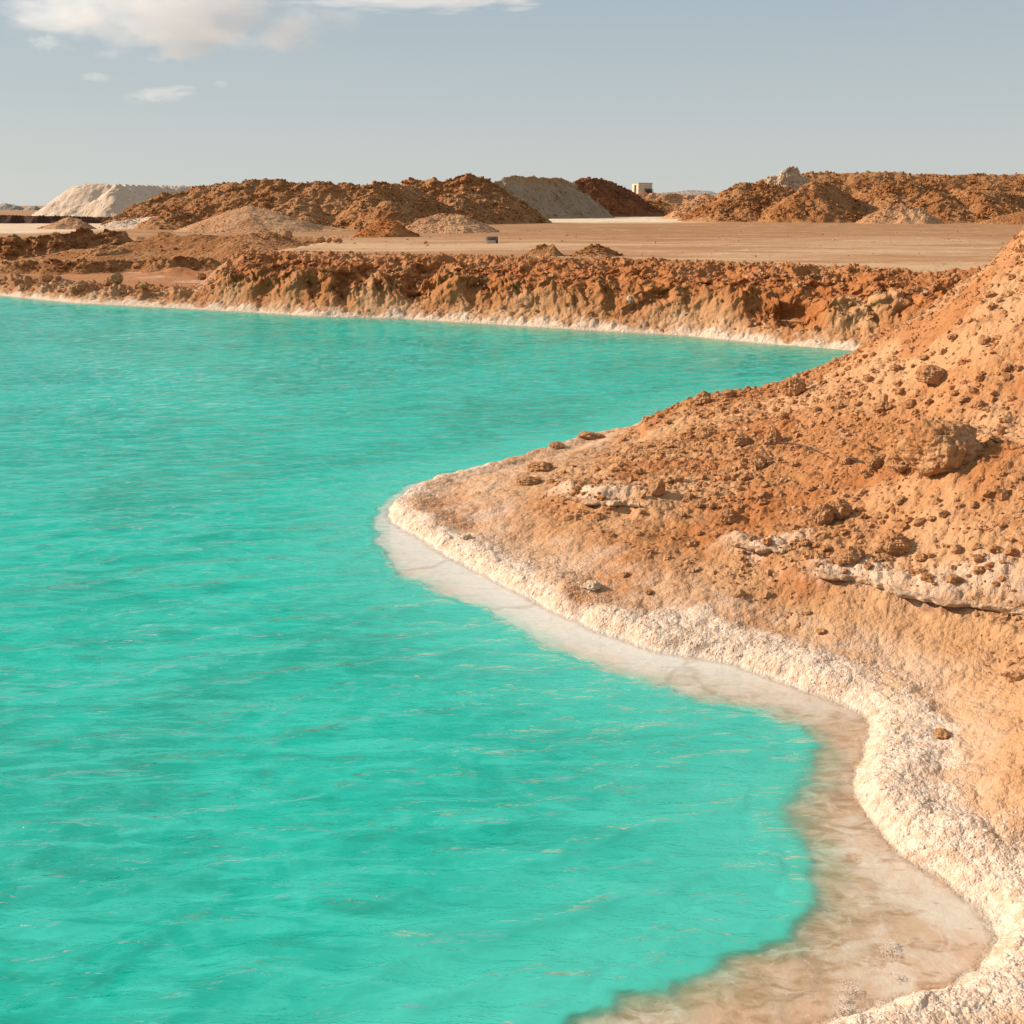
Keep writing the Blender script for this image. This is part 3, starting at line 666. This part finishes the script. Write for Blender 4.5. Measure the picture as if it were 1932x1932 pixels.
# right complex
heap('soil_heap', 'flat topped orange plateau heap on the skyline at the far right',
     [(1420, 350), (1440, 338), (1470, 330), (1520, 325), (1560, 325), (1600, 326), (1650, 324), (1690, 325), (1720, 329), (1760, 327), (1800, 331), (1850, 327), (1900, 329), (1960, 326), (2060, 330), (2150, 350)], 150, 1.5, mat=S_orange, lump=.35, freq=.7, slope=.6, front=.5, seed=461, clod=2600, csize=(.12, .6))
heap('rock_outcrop', 'pale blocky rock outcrop crowning the left end of the right hand skyline', [(1446, 350), (1450, 338), (1456, 331), (1474, 329), (1479, 319), (1486, 314), (1498, 315), (1503, 323), (1514, 328), (1524, 335), (1545, 345)], 142, 3.4, mat=S_pale, lump=.8, freq=.8, slope=2.2, seed=471, clod=60, csize=(.2, .7), cat='rock')
heap('soil_heap', 'broad orange cone of rubble at the left of the right hand heaps',
     [(1290, 416), (1325, 392), (1360, 366), (1385, 352), (1405, 345), (1440, 347), (1462, 349), (1500, 360), (1540, 385), (1570, 410), (1580, 418)], 126, 1.5, cones=[(1395, 352, 122, .6)], mat=S_orange, lump=.5, freq=.8, slope=.6, seed=481, clod=3200, csize=(.1, .5))
heap('soil_heap', 'orange cone with a dark brown shaded right flank in the right hand heaps',
     [(1440, 418, 117), (1480, 385, 117), (1505, 360, 117), (1530, 345, 118), (1548, 343, 119), (1575, 352, 125), (1605, 370, 132), (1635, 390, 138), (1665, 410, 142)], 119, 1.5, mat=S_orange, lump=.45, freq=.8, slope=.64, seed=491, clod=1600, csize=(.1, .4), gully=.4)
heap('soil_heap', 'wide orange heap in front of the right end of the flat topped plateau',
     [(1590, 402), (1640, 368), (1680, 345), (1708, 341), (1740, 350, 128), (1775, 346, 132), (1800, 356, 130), (1840, 364, 124), (1880, 360, 126), (1930, 372, 132), (1990, 395, 138), (2020, 415, 140)], 122, 1.5, cones=[(1770, 356, 116, .62), (1862, 372, 114, .62)], mat=S_orange, lump=.5, freq=.7, slope=.58, seed=501, clod=3400, csize=(.1, .5), gully=.4)
heap('soil_heap', 'small rust heap tucked between the two cones of the right hand heaps', [(1620, 362), (1645, 350), (1668, 343), (1690, 346), (1720, 360), (1750, 380)], 132, 1.5, mat=S_orange, lump=.4, freq=.8, slope=.6, seed=506, clod=800, csize=(.1, .5))
heap('rubble_heap', 'small pale rubble heap at the foot of the right hand heaps', [(1634, 417), (1650, 400), (1672, 390), (1695, 388), (1730, 391), (1755, 405), (1775, 416)], 108, 1.4, mat=S_tan, lump=.22, freq=1.3, slope=.6, seed=511, clod=700, csize=(.06, .25))
heap('soil_heap', 'low smooth orange heap at the right edge beside the plain', [(1860, 417), (1900, 404), (1932, 396), (1980, 388), (2060, 400), (2120, 418)], 104, 1.4, mat=S_orange, lump=.2, freq=1.0, slope=.4, seed=521, clod=400, csize=(.06, .2))
# middle distance
heap('rubble_heap', 'low dark clod heap with a raised left end on the far bank', [(1002, 478), (1006, 466), (1016, 461), (1028, 465), (1036, 462), (1050, 472), (1062, 480)], 38.5, 1.36, mat=S_orange, lump=.22, freq=2.4, slope=.75, seed=531, clod=420, csize=(.03, .11), step=.03)
heap('rubble_heap', 'low dark clod heap right of the raised one on the brink of the far bank', [(1080, 481), (1100, 473), (1120, 465), (1140, 462), (1155, 468), (1172, 480)], 38.0, 1.36, mat=S_orange, lump=.18, freq=2.4, slope=.55, seed=536, clod=420, csize=(.03, .11), step=.03)
heap('soil_heap', 'low brown mound left of the row of boulders', [(385, 460), (420, 448), (470, 440), (510, 438), (535, 446), (552, 456)], 52, .95, mat=S_orange, lump=.12, freq=1.3, slope=.35, seed=541, clod=260, csize=(.04, .14))
heap('soil_heap', 'small brown mound on the low ground at the left', [(268, 455), (295, 443), (312, 437), (330, 442), (352, 453)], 58, .95, mat=S_orange, lump=.1, freq=1.5, slope=.4, seed=546, clod=120, csize=(.04, .12))
heap('soil_heap', 'wide low orange swell sloping down to the flats at the left', [(120, 478), (190, 462), (300, 448), (420, 444), (520, 446), (640, 452)], 56, .5, mat=S_orange, lump=.18, freq=.8, slope=.16, seed=551, clod=500, csize=(.04, .16))

# ------------------------------------------------------------------ placing on the ground
def ground_hit(u, v, tmin=2.5, tmax=200):
    d = ray(u, v); t = np.geomspace(tmin, tmax, 5000)
    X = d[0]*t; Y = d[1]*t; Z = CAM_H+d[2]*t
    g = H(X, Y, True)
    k = np.where(Z <= g)[0]
    i = k[0] if len(k) else len(t)-1
    return np.array([X[i], Y[i], g[i]])

def n3(V, f, octv, sd, gain=.55):
    x, y, z = V[:, 0]*f+sd*1.7, V[:, 1]*f-sd*2.3, V[:, 2]*f+sd*.9
    return (fbm(x, y, octv, sd % 50, gain)+fbm(y+5, z, octv, sd % 50+3, gain)+fbm(z-9, x, octv, sd % 50+6, gain))*.75
def boulder(name, label, u, v, wpx, hpx=None, mat=None, seed=0, group=None, rough=.2, cat='boulder', z=None, dist=None, sink=.25, fine=1.0):
    """one lump resting at the pixel of its foot, wpx wide and hpx high in the 1932 picture"""
    hpx = hpx or wpx*.8
    p = at_y(u, v, dist) if dist else ground_hit(u, v)
    if dist: p[2] = z
    s = np.linalg.norm(p-np.array([0, 0, CAM_H]))/1932/FOC
    wx, hz = wpx*s/2, hpx*s/2
    r3 = np.random.default_rng(seed)
    V, F = ICO5 if wpx > 30 else (ICO4 if wpx > 13 else ICO2)
    V = V.copy()
    # flatten some sides, then roughen
    for _ in range(9):
        n = r3.normal(size=3); n /= np.linalg.norm(n); c = r3.uniform(.62, .92)
        dd = V@n; V -= np.maximum(0, dd-c)[:, None]*n*.8
    disp = rough*(.9*n3(V, 1.5, 3, seed)+.7*n3(V, 3.4, 3, seed+11))
    if wpx > 13: disp += fine*(.065*n3(V, 7, 4, seed+5, .65)+.03*pebbles(V[:, 0]*8+V[:, 2]*4, V[:, 1]*8-V[:, 2]*6, seed % 30, .6))
    V = V*(1+disp)[:, None]
    co = V*np.array([wx, wx*r3.uniform(.8, 1.05), hz])
    o = mesh_obj(name, co, F, mat or S_clod, smooth=True)
    o.location = (p[0], p[1]+wx*.5, p[2]+hz*(1-sink*1.5)); 
    tag(o, label, cat, group); return o

K = 'boulder'
boulder(K, 'large rounded orange boulder of dirt at the right, biggest on the slope', 1782, 893, 130, 112, seed=1, sink=.24, rough=.13)
boulder(K, 'brown boulder leaning against the left side of the largest dirt boulder', 1716, 890, 66, 44, seed=2, sink=.2, rough=.25)
boulder(K, 'smooth light brown boulder high on the right slope near the crest', 1762, 728, 54, 38, seed=3, sink=.15, rough=.14)
boulder(K, 'round brown ball of dirt on the clod strewn middle of the spur', 1238, 936, 36, 36, seed=4, sink=.12, rough=.07, fine=.6)
boulder(K, 'orange pointed boulder low on the right slope above the crust ledge', 1690, 1050, 56, 50, seed=5, sink=.3, mat=S_clod)
boulder(K, 'brown boulder half buried left of the low orange pointed boulder', 1608, 1062, 46, 36, seed=6, sink=.3)
boulder(K, 'upright brown boulder, left of a pair side by side on the slope', 1552, 992, 42, 48, seed=7, sink=.3)
boulder(K, 'wider brown boulder, right of a pair side by side on the slope', 1585, 980, 44, 42, seed=8, sink=.3)
boulder(K, 'brown rock at the front edge of the clod field, its right side dark', 1376, 990, 40, 32, seed=9, sink=.25)
boulder(K, 'brown rock on the spur crest above the turquoise water', 1500, 748, 44, 38, seed=10, sink=.2)
boulder(K, 'brown crumbly rock standing where the spur crest starts to rise', 1326, 764, 34, 28, seed=11, sink=.2)
boulder(K, 'flat brown rock on the spur crest right of the crumbly one', 1378, 750, 26, 16, seed=12, sink=.2)
boulder(K, 'elongated brown rock at the back edge of the spur by the water', 1114, 828, 48, 20, seed=13, sink=.5)
boulder(K, 'brown rock on the back edge of the spur, nearest the tip', 1052, 846, 32, 16, seed=14, sink=.5)
boulder(K, 'low wedge shaped brown rock in the open middle of the spur', 1334, 826, 44, 22, seed=15, sink=.3)
boulder(K, 'bright orange rock beside the upper end of the twigs', 1396, 842, 40, 28, seed=16, sink=.3)
boulder(K, 'brown rock touching the upper end of the long twig', 1462, 838, 32, 32, seed=17, sink=.25)
boulder(K, 'dark brown rock just below the short twig', 1432, 884, 34, 30, seed=18, sink=.25)
boulder(K, 'pale brown rock at the right end of the long twig', 1600, 876, 28, 18, seed=19, sink=.25)
boulder(K, 'brown rock alone between the twigs and the largest dirt boulder', 1654, 884, 34, 26, seed=20, sink=.25)
boulder(K, 'orange brown rock high on the slope left of the smooth boulder', 1665, 778, 30, 22, seed=21, sink=.25)
boulder(K, 'pale lump of crusted rock near the front of the tip apron', 1118, 1112, 34, 18, seed=22, mat=S_clodp, sink=.4)
boulder(K, 'white crusted stone on the salt rim of the tip', 880, 1018, 24, 12, seed=23, mat=S_clodp, sink=.4)
boulder(K, 'crusty brown lump with an orange hollow on the left part of the spur', 998, 914, 46, 24, seed=24, sink=.5)
boulder(K, 'dark rock behind the orange hollow on the left part of the spur', 1022, 888, 52, 22, seed=25, sink=.5)
boulder(K, 'stone added for the dark hollow in the white crust at the right edge', 1782, 1392, 30, 16, seed=26, sink=.4)  # stone put in where the crust only has a dark hollow
boulder(K, 'tiny brown stone alone on the bare salt apron above the white rim', 1552, 1198, 22, 12, seed=27, sink=.3)
# unnamed smaller clods
smalls = [(1090, 928, 20), (1130, 980, 22), (1160, 892, 16), (1205, 895, 22), (1262, 912, 20), (1300, 945, 24), (1320, 958, 20), (1345, 962, 18), (1290, 975, 16), (1400, 960, 18), (1440, 940, 24),
          (1405, 905, 20), (1445, 920, 18), (1365, 900, 16), (1500, 880, 18), (1530, 925, 16), (1480, 790, 18), (1540, 780, 18), (1585, 772, 20), (1620, 765, 16), (1430, 770, 14), (1260, 800, 14),
          (1720, 770, 22), (1700, 745, 20), (1690, 700, 22), (1745, 680, 18), (1820, 760, 20), (1850, 770, 22), (1800, 640, 20), (1860, 650, 22), (1900, 700, 20), (1870, 560, 18), (1640, 720, 18), (1600, 745, 14),
          (1560, 1040, 22), (1640, 1075, 18), (1520, 1030, 20), (1500, 1000, 16), (1740, 1060, 24), (1800, 1100, 26), (1850, 1085, 24), (1420, 1020, 18), (1320, 1010, 14), (1180, 1090, 16), (1225, 1122, 18), (1880, 930, 22), (1840, 960, 18), (1700, 950, 20), (1660, 980, 16), (1760, 985, 16)]
for i, (u, v, s) in enumerate(smalls):
    boulder('clod', 'small crumbly brown clod on the orange slope of the spur', u, v, s, s*random.uniform(.55, .9), seed=60+i, group='small clods scattered over the spur', cat='clod', sink=.3)
# row of boulders on the plain edge, far bank stones
row = [(578, 455, 20, 22, 'upright brown boulder, left end of the row on the edge of the plain', 560), (602, 459, 22, 13, 'wide low brown boulder second in the row on the edge of the plain', 596)]
boulder(K, 'tall brown boulder at the left end of the row on the edge of the plain', 542, 456, 20, 24, seed=201, sink=.15)
for i, (u, v, a, b_) in enumerate([(566, 459, 17, 12), (586, 459, 15, 10), (604, 459, 20, 12), (620, 458, 11, 11), (636, 458, 18, 9)]):
    boulder(K, ['brown boulder right next to the tall one in the row', 'low brown boulder, third in the row from the left', 'widest brown boulder in the middle of the row on the plain', 'small square brown boulder, fifth in the row from the left', 'flat brown boulder at the right end of the row on the plain'][i], u, v, a, b_, seed=205+i, sink=.15)
boulder(K, 'small dark clod alone on the plain between the boulders and the barrel', 802, 460, 9, 6, seed=212, sink=.1)
boulder(K, 'pale grey stone lodged in the hollow of the far bank', 1194, 578, 26, 22, seed=213, mat=plain_mat('grey_stone', (.50, .38, .26)), rough=.12, sink=.1)
boulder(K, 'small pointed rock on the brink of the far bank at the right', 1603, 512, 14, 14, seed=214, sink=.15)
for i, (u, v, a, b_, lb) in enumerate([(140, 556, 18, 12, 'dark rock at the left end of the low far shore'), (108, 528, 14, 8, 'small dark rock on the flats behind the low far shore'), (205, 540, 26, 16, 'dark rock on the low far shore left of the pyramid shaped one'),
                                       (218, 534, 22, 20, 'pyramid shaped rock on the low far shore'), (150, 550, 28, 20, 'broad dark rock at the water side of the low far shore'), (378, 528, 18, 14, 'brown rock where the low far shore meets the cliff bank'),
                                       (86, 530, 22, 14, 'brown mound of rock near the left edge of the far shore'), (270, 545, 20, 10, 'low dark rock on the far shore right of the pyramid shaped one')]):
    boulder(K, lb, u, v, a, b_, seed=220+i, sink=.2)

# ------------------------------------------------------------------ loose rubble (uncountable)
def scatter(name, n, reg, size, base=ICO1, mat=S_clod, seed=5, dens=None, pw=2.5, sinkf=.1):
    r4 = np.random.default_rng(seed)
    u = r4.uniform(reg[0], reg[1], n); v = r4.uniform(reg[2], reg[3], n)
    pts = dens(u, v)
    x, y = pts[:, 0], pts[:, 1]
    z = H(x, y, True)
    ok = z > .03
    x, y, z = x[ok], y[ok], z[ok]
    s = size[0]*(size[1]/size[0])**(r4.uniform(0, 1, len(x))**pw)
    pv, pf = clods(np.stack([x, y, z+s*sinkf], -1), s, base)
    o = mesh_obj(name, pv, pf, mat, smooth=(name == 'salt_grains')); o['kind'] = 'stuff'; return o
def spur_pts(u, v):
    # uniform in plan over the spur, more where the rubble lies
    x = u; y = v
    d = sdist(x, y, near_poly); b = tps(x, y); c = fbm(x*.8, y*.8, 3, 301)
    k = (d > .35) & (b > .24) & (c*1.2+sstep(.2, .6, b)*.75 + rng.uniform(-.5, .3, len(x)) > .12)
    return np.stack([x[k], y[k]], -1)
scatter('gravel', 24000, (-.5, 8.0, 6.0, 15.5), (.008, .048), ICO1, S_clod, 11, spur_pts, 3.2)
def bank_pts(u, v):
    x = u; yf = np.interp(x, far_line[:, 0], far_line[:, 1]); y = yf+v
    c = fbm(x*.7, y*.7, 3, 302); k = c+rng.uniform(-.4, .4, len(x)) > -.05
    k &= (x > -9) | (v < 2.0)
    return np.stack([x[k], y[k]], -1)
scatter('gravel', 15000, (-17, 10, .5, 7.5), (.018, .09), ICO1, S_clod, 12, bank_pts, 3.0)
def plain_pts(u, v):
    yf = np.interp(u, far_line[:, 0], far_line[:, 1]); k = (v > yf+6) & (fbm(u*.12, v*.12, 3, 303) > -.1)
    return np.stack([u[k], v[k]], -1)
scatter('gravel', 1100, (-9, 32, 30, 75), (.012, .07), ICO1, S_clod, 14, plain_pts, 3.5)
def salt_pts(u, v):
    x, y = u, v; d = sdist(x, y, near_poly)
    k = (d > .0) & (d < .38+.3*perlin(x*2, y*2, 8)); return np.stack([x[k], y[k]], -1)
scatter('salt_grains', 30000, (-1.6, 4.2, 3.2, 11.5), (.004, .013), ICO1, plain_mat('salt_grain', (.67, .51, .40), .7), 13, salt_pts, 1.2, -.35)

# ------------------------------------------------------------------ twigs, cable, barrel, shed, foam
def tube(name, pts, r0, r1, mat, parent=None, sides=7):
    pts = np.array(pts, float); n = len(pts); co = []
    for i in range(n):
        t = pts[min(i+1, n-1)]-pts[max(i-1, 0)]; t /= np.linalg.norm(t)
        a = np.cross(t, [0, 0, 1.0]); a /= np.linalg.norm(a)+1e-9; b = np.cross(t, a)
        r = r0+(r1-r0)*i/(n-1)
        for k in range(sides):
            an = 2*math.pi*k/sides; co.append(pts[i]+r*(a*math.cos(an)+b*math.sin(an)))
    F = [(i*sides+k, i*sides+(k+1) % sides, (i+1)*sides+(k+1) % sides, (i+1)*sides+k) for i in range(n-1) for k in range(sides)]
    return mesh_obj(name, co, F, mat, parent)
bark = plain_mat('dry_twig', (.09, .04, .022), .9)
def twig(label, px, r):
    P = [ground_hit(u, v)+np.array([0, 0, lift]) for u, v, lift in px]
    P = np.array(P); Q = []
    for i in range(len(P)-1):
        for s in np.linspace(0, 1, 5)[:-1]: Q.append(P[i]*(1-s)+P[i+1]*s)
    Q.append(P[-1]); Q = np.array(Q)
    for j in range(2): Q[1:-1] = (Q[:-2]+Q[1:-1]+Q[2:])/3
    Q[:, 2] += .01
    o = tube('twig', Q-Q[0], r, r*.5, bark); o.location = Q[0]
    tag(o, label, 'twig')
twig('long thin dark twig arching over the orange rubble of the spur', [(1446, 846, .02), (1480, 846, .05), (1515, 852, .05), (1540, 860, .04), (1562, 868, .02)], .009)
twig('short dark twig slanting down from the end of the long one', [(1436, 850, .03), (1446, 864, .02), (1458, 876, .01)], .009)
twig('short dark twig sticking out left of the lone brown rock', [(1586, 872, .03), (1615, 878, .03), (1640, 881, .02)], .010)

def crust(label, px, wd, seed):
    P = np.array([ground_hit(u, v) for u, v in px]); Q = np.array([P[0]*(1-t)+P[-1]*t for t in (0, 1)])
    seg = np.r_[0, np.cumsum(np.linalg.norm(np.diff(P[:, :2], axis=0), axis=1))]; n = int(seg[-1]/.012)
    q = np.linspace(0, seg[-1], n); C = np.stack([np.interp(q, seg, P[:, k]) for k in range(3)], 1)
    C[:, 2] = np.convolve(np.r_[[C[0, 2]]*20, C[:, 2], [C[-1, 2]]*20], np.ones(41)/41, 'valid')
    T = np.gradient(C[:, :2], axis=0); T /= np.linalg.norm(T, axis=1)[:, None]; N = np.stack([T[:, 1], -T[:, 0]], 1)
    N *= np.sign(-(N[:, 1:2])+1e-9)                                  # towards the water
    m = 22; a = np.linspace(0, 2*math.pi, m, endpoint=False)
    w_ = wd*(.62+.9*fbm(q*1.7, q*0+seed, 3, seed, .6))*np.sin(np.clip(q/seg[-1], .001, .999)*math.pi)**.35; w_ = w_*np.clip(.75+1.9*fbm(q*4.5, q*0+seed*2, 3, seed+5, .6), .12, 1.25); w_ = np.clip(w_, .012, 1)
    th = .020+.010*fbm(q*3, q*0+seed, 3, seed+1)
    off = np.cos(a)[None]*w_[:, None]; up_ = np.sin(a)[None]*th[:, None]
    X = C[:, 0][:, None]+N[:, 0][:, None]*(off-.02); Y = C[:, 1][:, None]+N[:, 1][:, None]*(off-.02)
    Z = C[:, 2][:, None]+.035+up_-.06*(off < 0)*np.abs(off)/wd
    rr = .012*fbm(X*9, Y*9+up_*20, 4, seed+2, .6)+.010*pebbles(X*22, Y*22, seed+3, .9)*(up_ > 0)
    Z = Z+rr; X = X+N[:, 0][:, None]*rr*1.5; Y = Y+N[:, 1][:, None]*rr*1.5
    F = [(i*m+k, i*m+(k+1) % m, (i+1)*m+(k+1) % m, (i+1)*m+k) for i in range(n-1) for k in range(m)]
    co = np.stack([X, Y, Z], -1).reshape(-1, 3); o = mesh_obj('crust_ledge', co-C[n//2], F, S_crust); o.location = C[n//2]
    tag(o, label, 'salt crust', 'overhanging ledges of hardened crust')
S_crust = soil_mat('hard_crust', (.50, .28, .15), (.60, .40, .26), (.38, .17, .075), 6, .03)
crust('long pale crust ledge running to the right edge below the dirt slope', [(1640, 1112), (1700, 1128), (1760, 1146), (1830, 1150), (1880, 1160), (1960, 1172), (2010, 1180)], .10, 401)
crust('short pale rounded crust ledge just left of the long one', [(1538, 1096), (1570, 1100), (1605, 1101), (1640, 1108)], .08, 411)
crust('small pale crust ledge with a dark gap under it, left of the two boulders', [(1375, 1034), (1405, 1044), (1440, 1050), (1480, 1046)], .08, 421)
crust('pale layered crust ledge behind the salt rim near the round ball of dirt', [(1050, 938), (1085, 952), (1125, 958), (1175, 957), (1205, 962)], .09, 431)
# cable along the foot of the far bank
cp = []
for u, v in [(1255, 591), (1320, 596), (1390, 600), (1450, 603), (1520, 607), (1580, 610), (1640, 615), (1690, 622)]:
    x, y = at_z(u, v, .42)[:2]; p = np.array([x, y, .42]); cp.append(p)
cp = np.array(cp)
cable = tube('cable', cp-cp[0], .012, .012, plain_mat('pale_cable', (.55, .36, .20)), sides=6); cable.location = cp[0]
tag(cable, 'thin taut cable running along the foot of the far bank just above the waterline', 'cable')

# barrel lying on the plain with a pale slab against it
def cyl_mesh(name, r, L, mat, parent, prof=None, seg=28):
    prof = prof or [(0, r*.9), (.0, r), (.02, r*1.03), (.04, r), (L*.33-.02, r), (L*.33, r*1.04), (L*.33+.02, r), (L*.66-.02, r), (L*.66, r*1.04), (L*.66+.02, r), (L-.04, r), (L-.02, r*1.03), (L, r), (L, r*.9)]
    prof = [(0.03, 0.001)]+[(.03, r*.9)]+prof+[(L-.03, r*.9), (L-.03, .001)]
    co = []; n = len(prof)
    for x, rr in prof:
        for k in range(seg):
            a = 2*math.pi*k/seg; co.append((x-L/2, rr*math.cos(a), rr*math.sin(a)))
    F = [(i*seg+k, i*seg+(k+1) % seg, (i+1)*seg+(k+1) % seg, (i+1)*seg+k) for i in range(n-1) for k in range(seg)]
    return mesh_obj(name, co, F, mat, parent)
bp = at_z(928, 459, 1.37)
br = bpy.data.objects.new('barrel', None); COL.objects.link(br); br.location = (bp[0], bp[1]+.3, 1.36); br.rotation_euler = (0, 0, math.radians(12))
tag(br, 'small rusty metal barrel lying on its side out on the open plain', 'barrel')
rust = plain_mat('rusty_metal', (.26, .15, .10), .7, .2, .25)
bd = cyl_mesh('body', .155, .50, rust, br); bd.location = (0, 0, .155)
def box(name, cx, cy, cz, sx_, sy_, sz_, mat, parent=None, bev=0.0):
    import bmesh
    bm = bmesh.new(); bmesh.ops.create_cube(bm, size=1)
    for v in bm.verts: v.co = Vector((v.co.x*sx_, v.co.y*sy_, v.co.z*sz_))
    if bev: bmesh.ops.bevel(bm, geom=bm.edges[:], offset=bev, segments=2, affect='EDGES')
    me = bpy.data.meshes.new(name); bm.to_mesh(me); bm.free(); me.materials.append(mat)
    o = bpy.data.objects.new(name, me); COL.objects.link(o); o.location = (cx, cy, cz)
    if parent: o.parent = parent
    return o
slab = box('slab', bp[0]-.02, bp[1]+.05, 1.36+.065, .40, .10, .13, plain_mat('pale_slab', (.62, .52, .40)), bev=.02)
tag(slab, 'pale flat block leaning against the front of the rusty barrel', 'block')

# shed on the far bank
sp = at_y(1211, 364, 250); sp[2] -= .15
shed = bpy.data.objects.new('shed', None); COL.objects.link(shed); shed.location = sp; shed.rotation_euler = (0, 0, math.radians(26))
tag(shed, 'small cream box shaped shed standing on the pale bank at the horizon', 'shed')
cream = plain_mat('cream_panel', (.66, .52, .36), .8, 0, .06); dark = plain_mat('dark_opening', (.035, .03, .028), .8)
W_, D_, HH = 3.55, 2.7, 2.15
box('wall', 0, 0, HH/2, W_, D_, HH, cream, shed, .03)
box('roof', 0, 0, HH+.05, W_+.14, D_+.14, .09, plain_mat('roof_sheet', (.48, .34, .22)), shed, .02)
dr = box('door', -W_/2-.015, -.1, .95, .05, .75, 1.75, dark, shed); dr['label'] = 'narrow dark open doorway in the left side'
aw = box('awning', .75, -D_/2-.45, .82, 1.8, .9, .06, plain_mat('black_sheet', (.04, .045, .05), .6), shed); aw.rotation_euler = (math.radians(22), 0, 0)
box('bench', .75, -D_/2-.45, .28, 1.5, .6, .45, dark, shed, .03)

# foam
foam_m = plain_mat('foam', (.68, .56, .47), .3, 0, .03)
def foam(label, u, v, wpx, n):
    c = at_z(u, v, 0); s = np.linalg.norm(c-np.array([0, 0, 3]))/1932/FOC
    q = rng.normal(size=(n*2, 2))*np.array([wpx*s*.30, wpx*s*.28]); n = n*2
    r = rng.uniform(.0009, .0026, n)
    v0, f0 = ICO1
    V = (v0[None]*r[:, None, None]*np.array([1, 1, .5]))+np.concatenate([q, np.full((n, 1), .003)], 1)[:, None, :]
    F = f0[None]+np.arange(n)[:, None, None]*len(v0)
    o = mesh_obj('foam', V.reshape(-1, 3), F.reshape(-1, 3), foam_m); o.location = (c[0], c[1], 0); o['kind'] = 'stuff'
for a in [(1683, 1781, 22, 60), (1678, 1796, 30, 80), (1605, 1867, 34, 70), (1690, 1842, 24, 40), (1592, 1885, 14, 50), (1592, 1904, 22, 80), (1660, 1895, 18, 40)]:
    foam('', *a)

# ------------------------------------------------------------------ clouds, far beyond the hills
def cloud(label, u, v, wpx, hpx, y, dens, seed, thr=.0, tilt=0.0, depth=.6, fine=2.2):
    c = at_y(u, v, y); s_ = np.linalg.norm(c)/1932/FOC
    V, F = ICO4
    o = mesh_obj('cloud', V, F, None or cloud_mat(dens, seed, thr, fine)); o.location = c
    o.scale = (wpx*s_/2, wpx*s_/2*depth, hpx*s_/2); o.rotation_euler = (0, tilt, 0)
    tag(o, label, 'cloud'); return o
def cloud_mat(dens, seed, thr, fine):
    m, t = new_mat('cloud_vapour'); b = NB(t); P = b.n('ShaderNodeTexCoord').outputs['Object']
    mp = b.n('ShaderNodeMapping'); b.l(P, mp.inputs[0]); mp.inputs['Location'].default_value = (seed*1.7, seed*.9, seed*.3); mp.inputs['Scale'].default_value = (1.3, 1.0, 1.0)
    ln = b.n('ShaderNodeVectorMath', operation='LENGTH'); b.l(P, ln.inputs[0])
    n = b.noise(fine, 6, .58, mp.outputs[0], .3)
    f = b.math('SUBTRACT', 1.0, b.math('POWER', ln.outputs['Value'], 1.6))
    d = b.math('ADD', f, b.math('MULTIPLY', b.math('SUBTRACT', n, .5), 3.6))
    d = b.ramp(b.math('SUBTRACT', d, .32+thr), 0, .5, 0, 1)
    d = b.math('MULTIPLY', b.math('MULTIPLY', d, b.ramp(f, 0, .12, 0, 1)), dens)
    pv = b.n('ShaderNodeVolumePrincipled'); pv.inputs['Color'].default_value = (.93, .96, .99, 1); b.l(d, pv.inputs['Density'])
    pv.inputs['Anisotropy'].default_value = .25
    o = b.n('ShaderNodeOutputMaterial'); b.l(pv.outputs[0], o.inputs['Volume'])
    try: m.cycles.volume_step_rate = .5
    except Exception: pass
    return m
cloud('large grey bellied cloud reaching down from the top left of the sky', 325, -12, 720, 225, 3200, .0050, 1, fine=2.0)
cloud('thin bright streak of cloud along the top edge of the sky', 780, -8, 560, 44, 3600, .006, 2)
cloud('small white puff just below the left end of the large cloud', 82, 80, 62, 30, 3200, .006, 3, -.1)
cloud('pair of small pinkish cloud wisps joined in a rising line', 302, 178, 150, 30, 3400, .0035, 4, -.1, -.1)
cloud('faint tiny wisp of cloud left of the pinkish pair', 180, 145, 60, 16, 3400, .005, 5, -.2)
cloud('faint tiny wisp of cloud right of the pinkish pair', 417, 158, 30, 14, 3400, .006, 6, -.2)
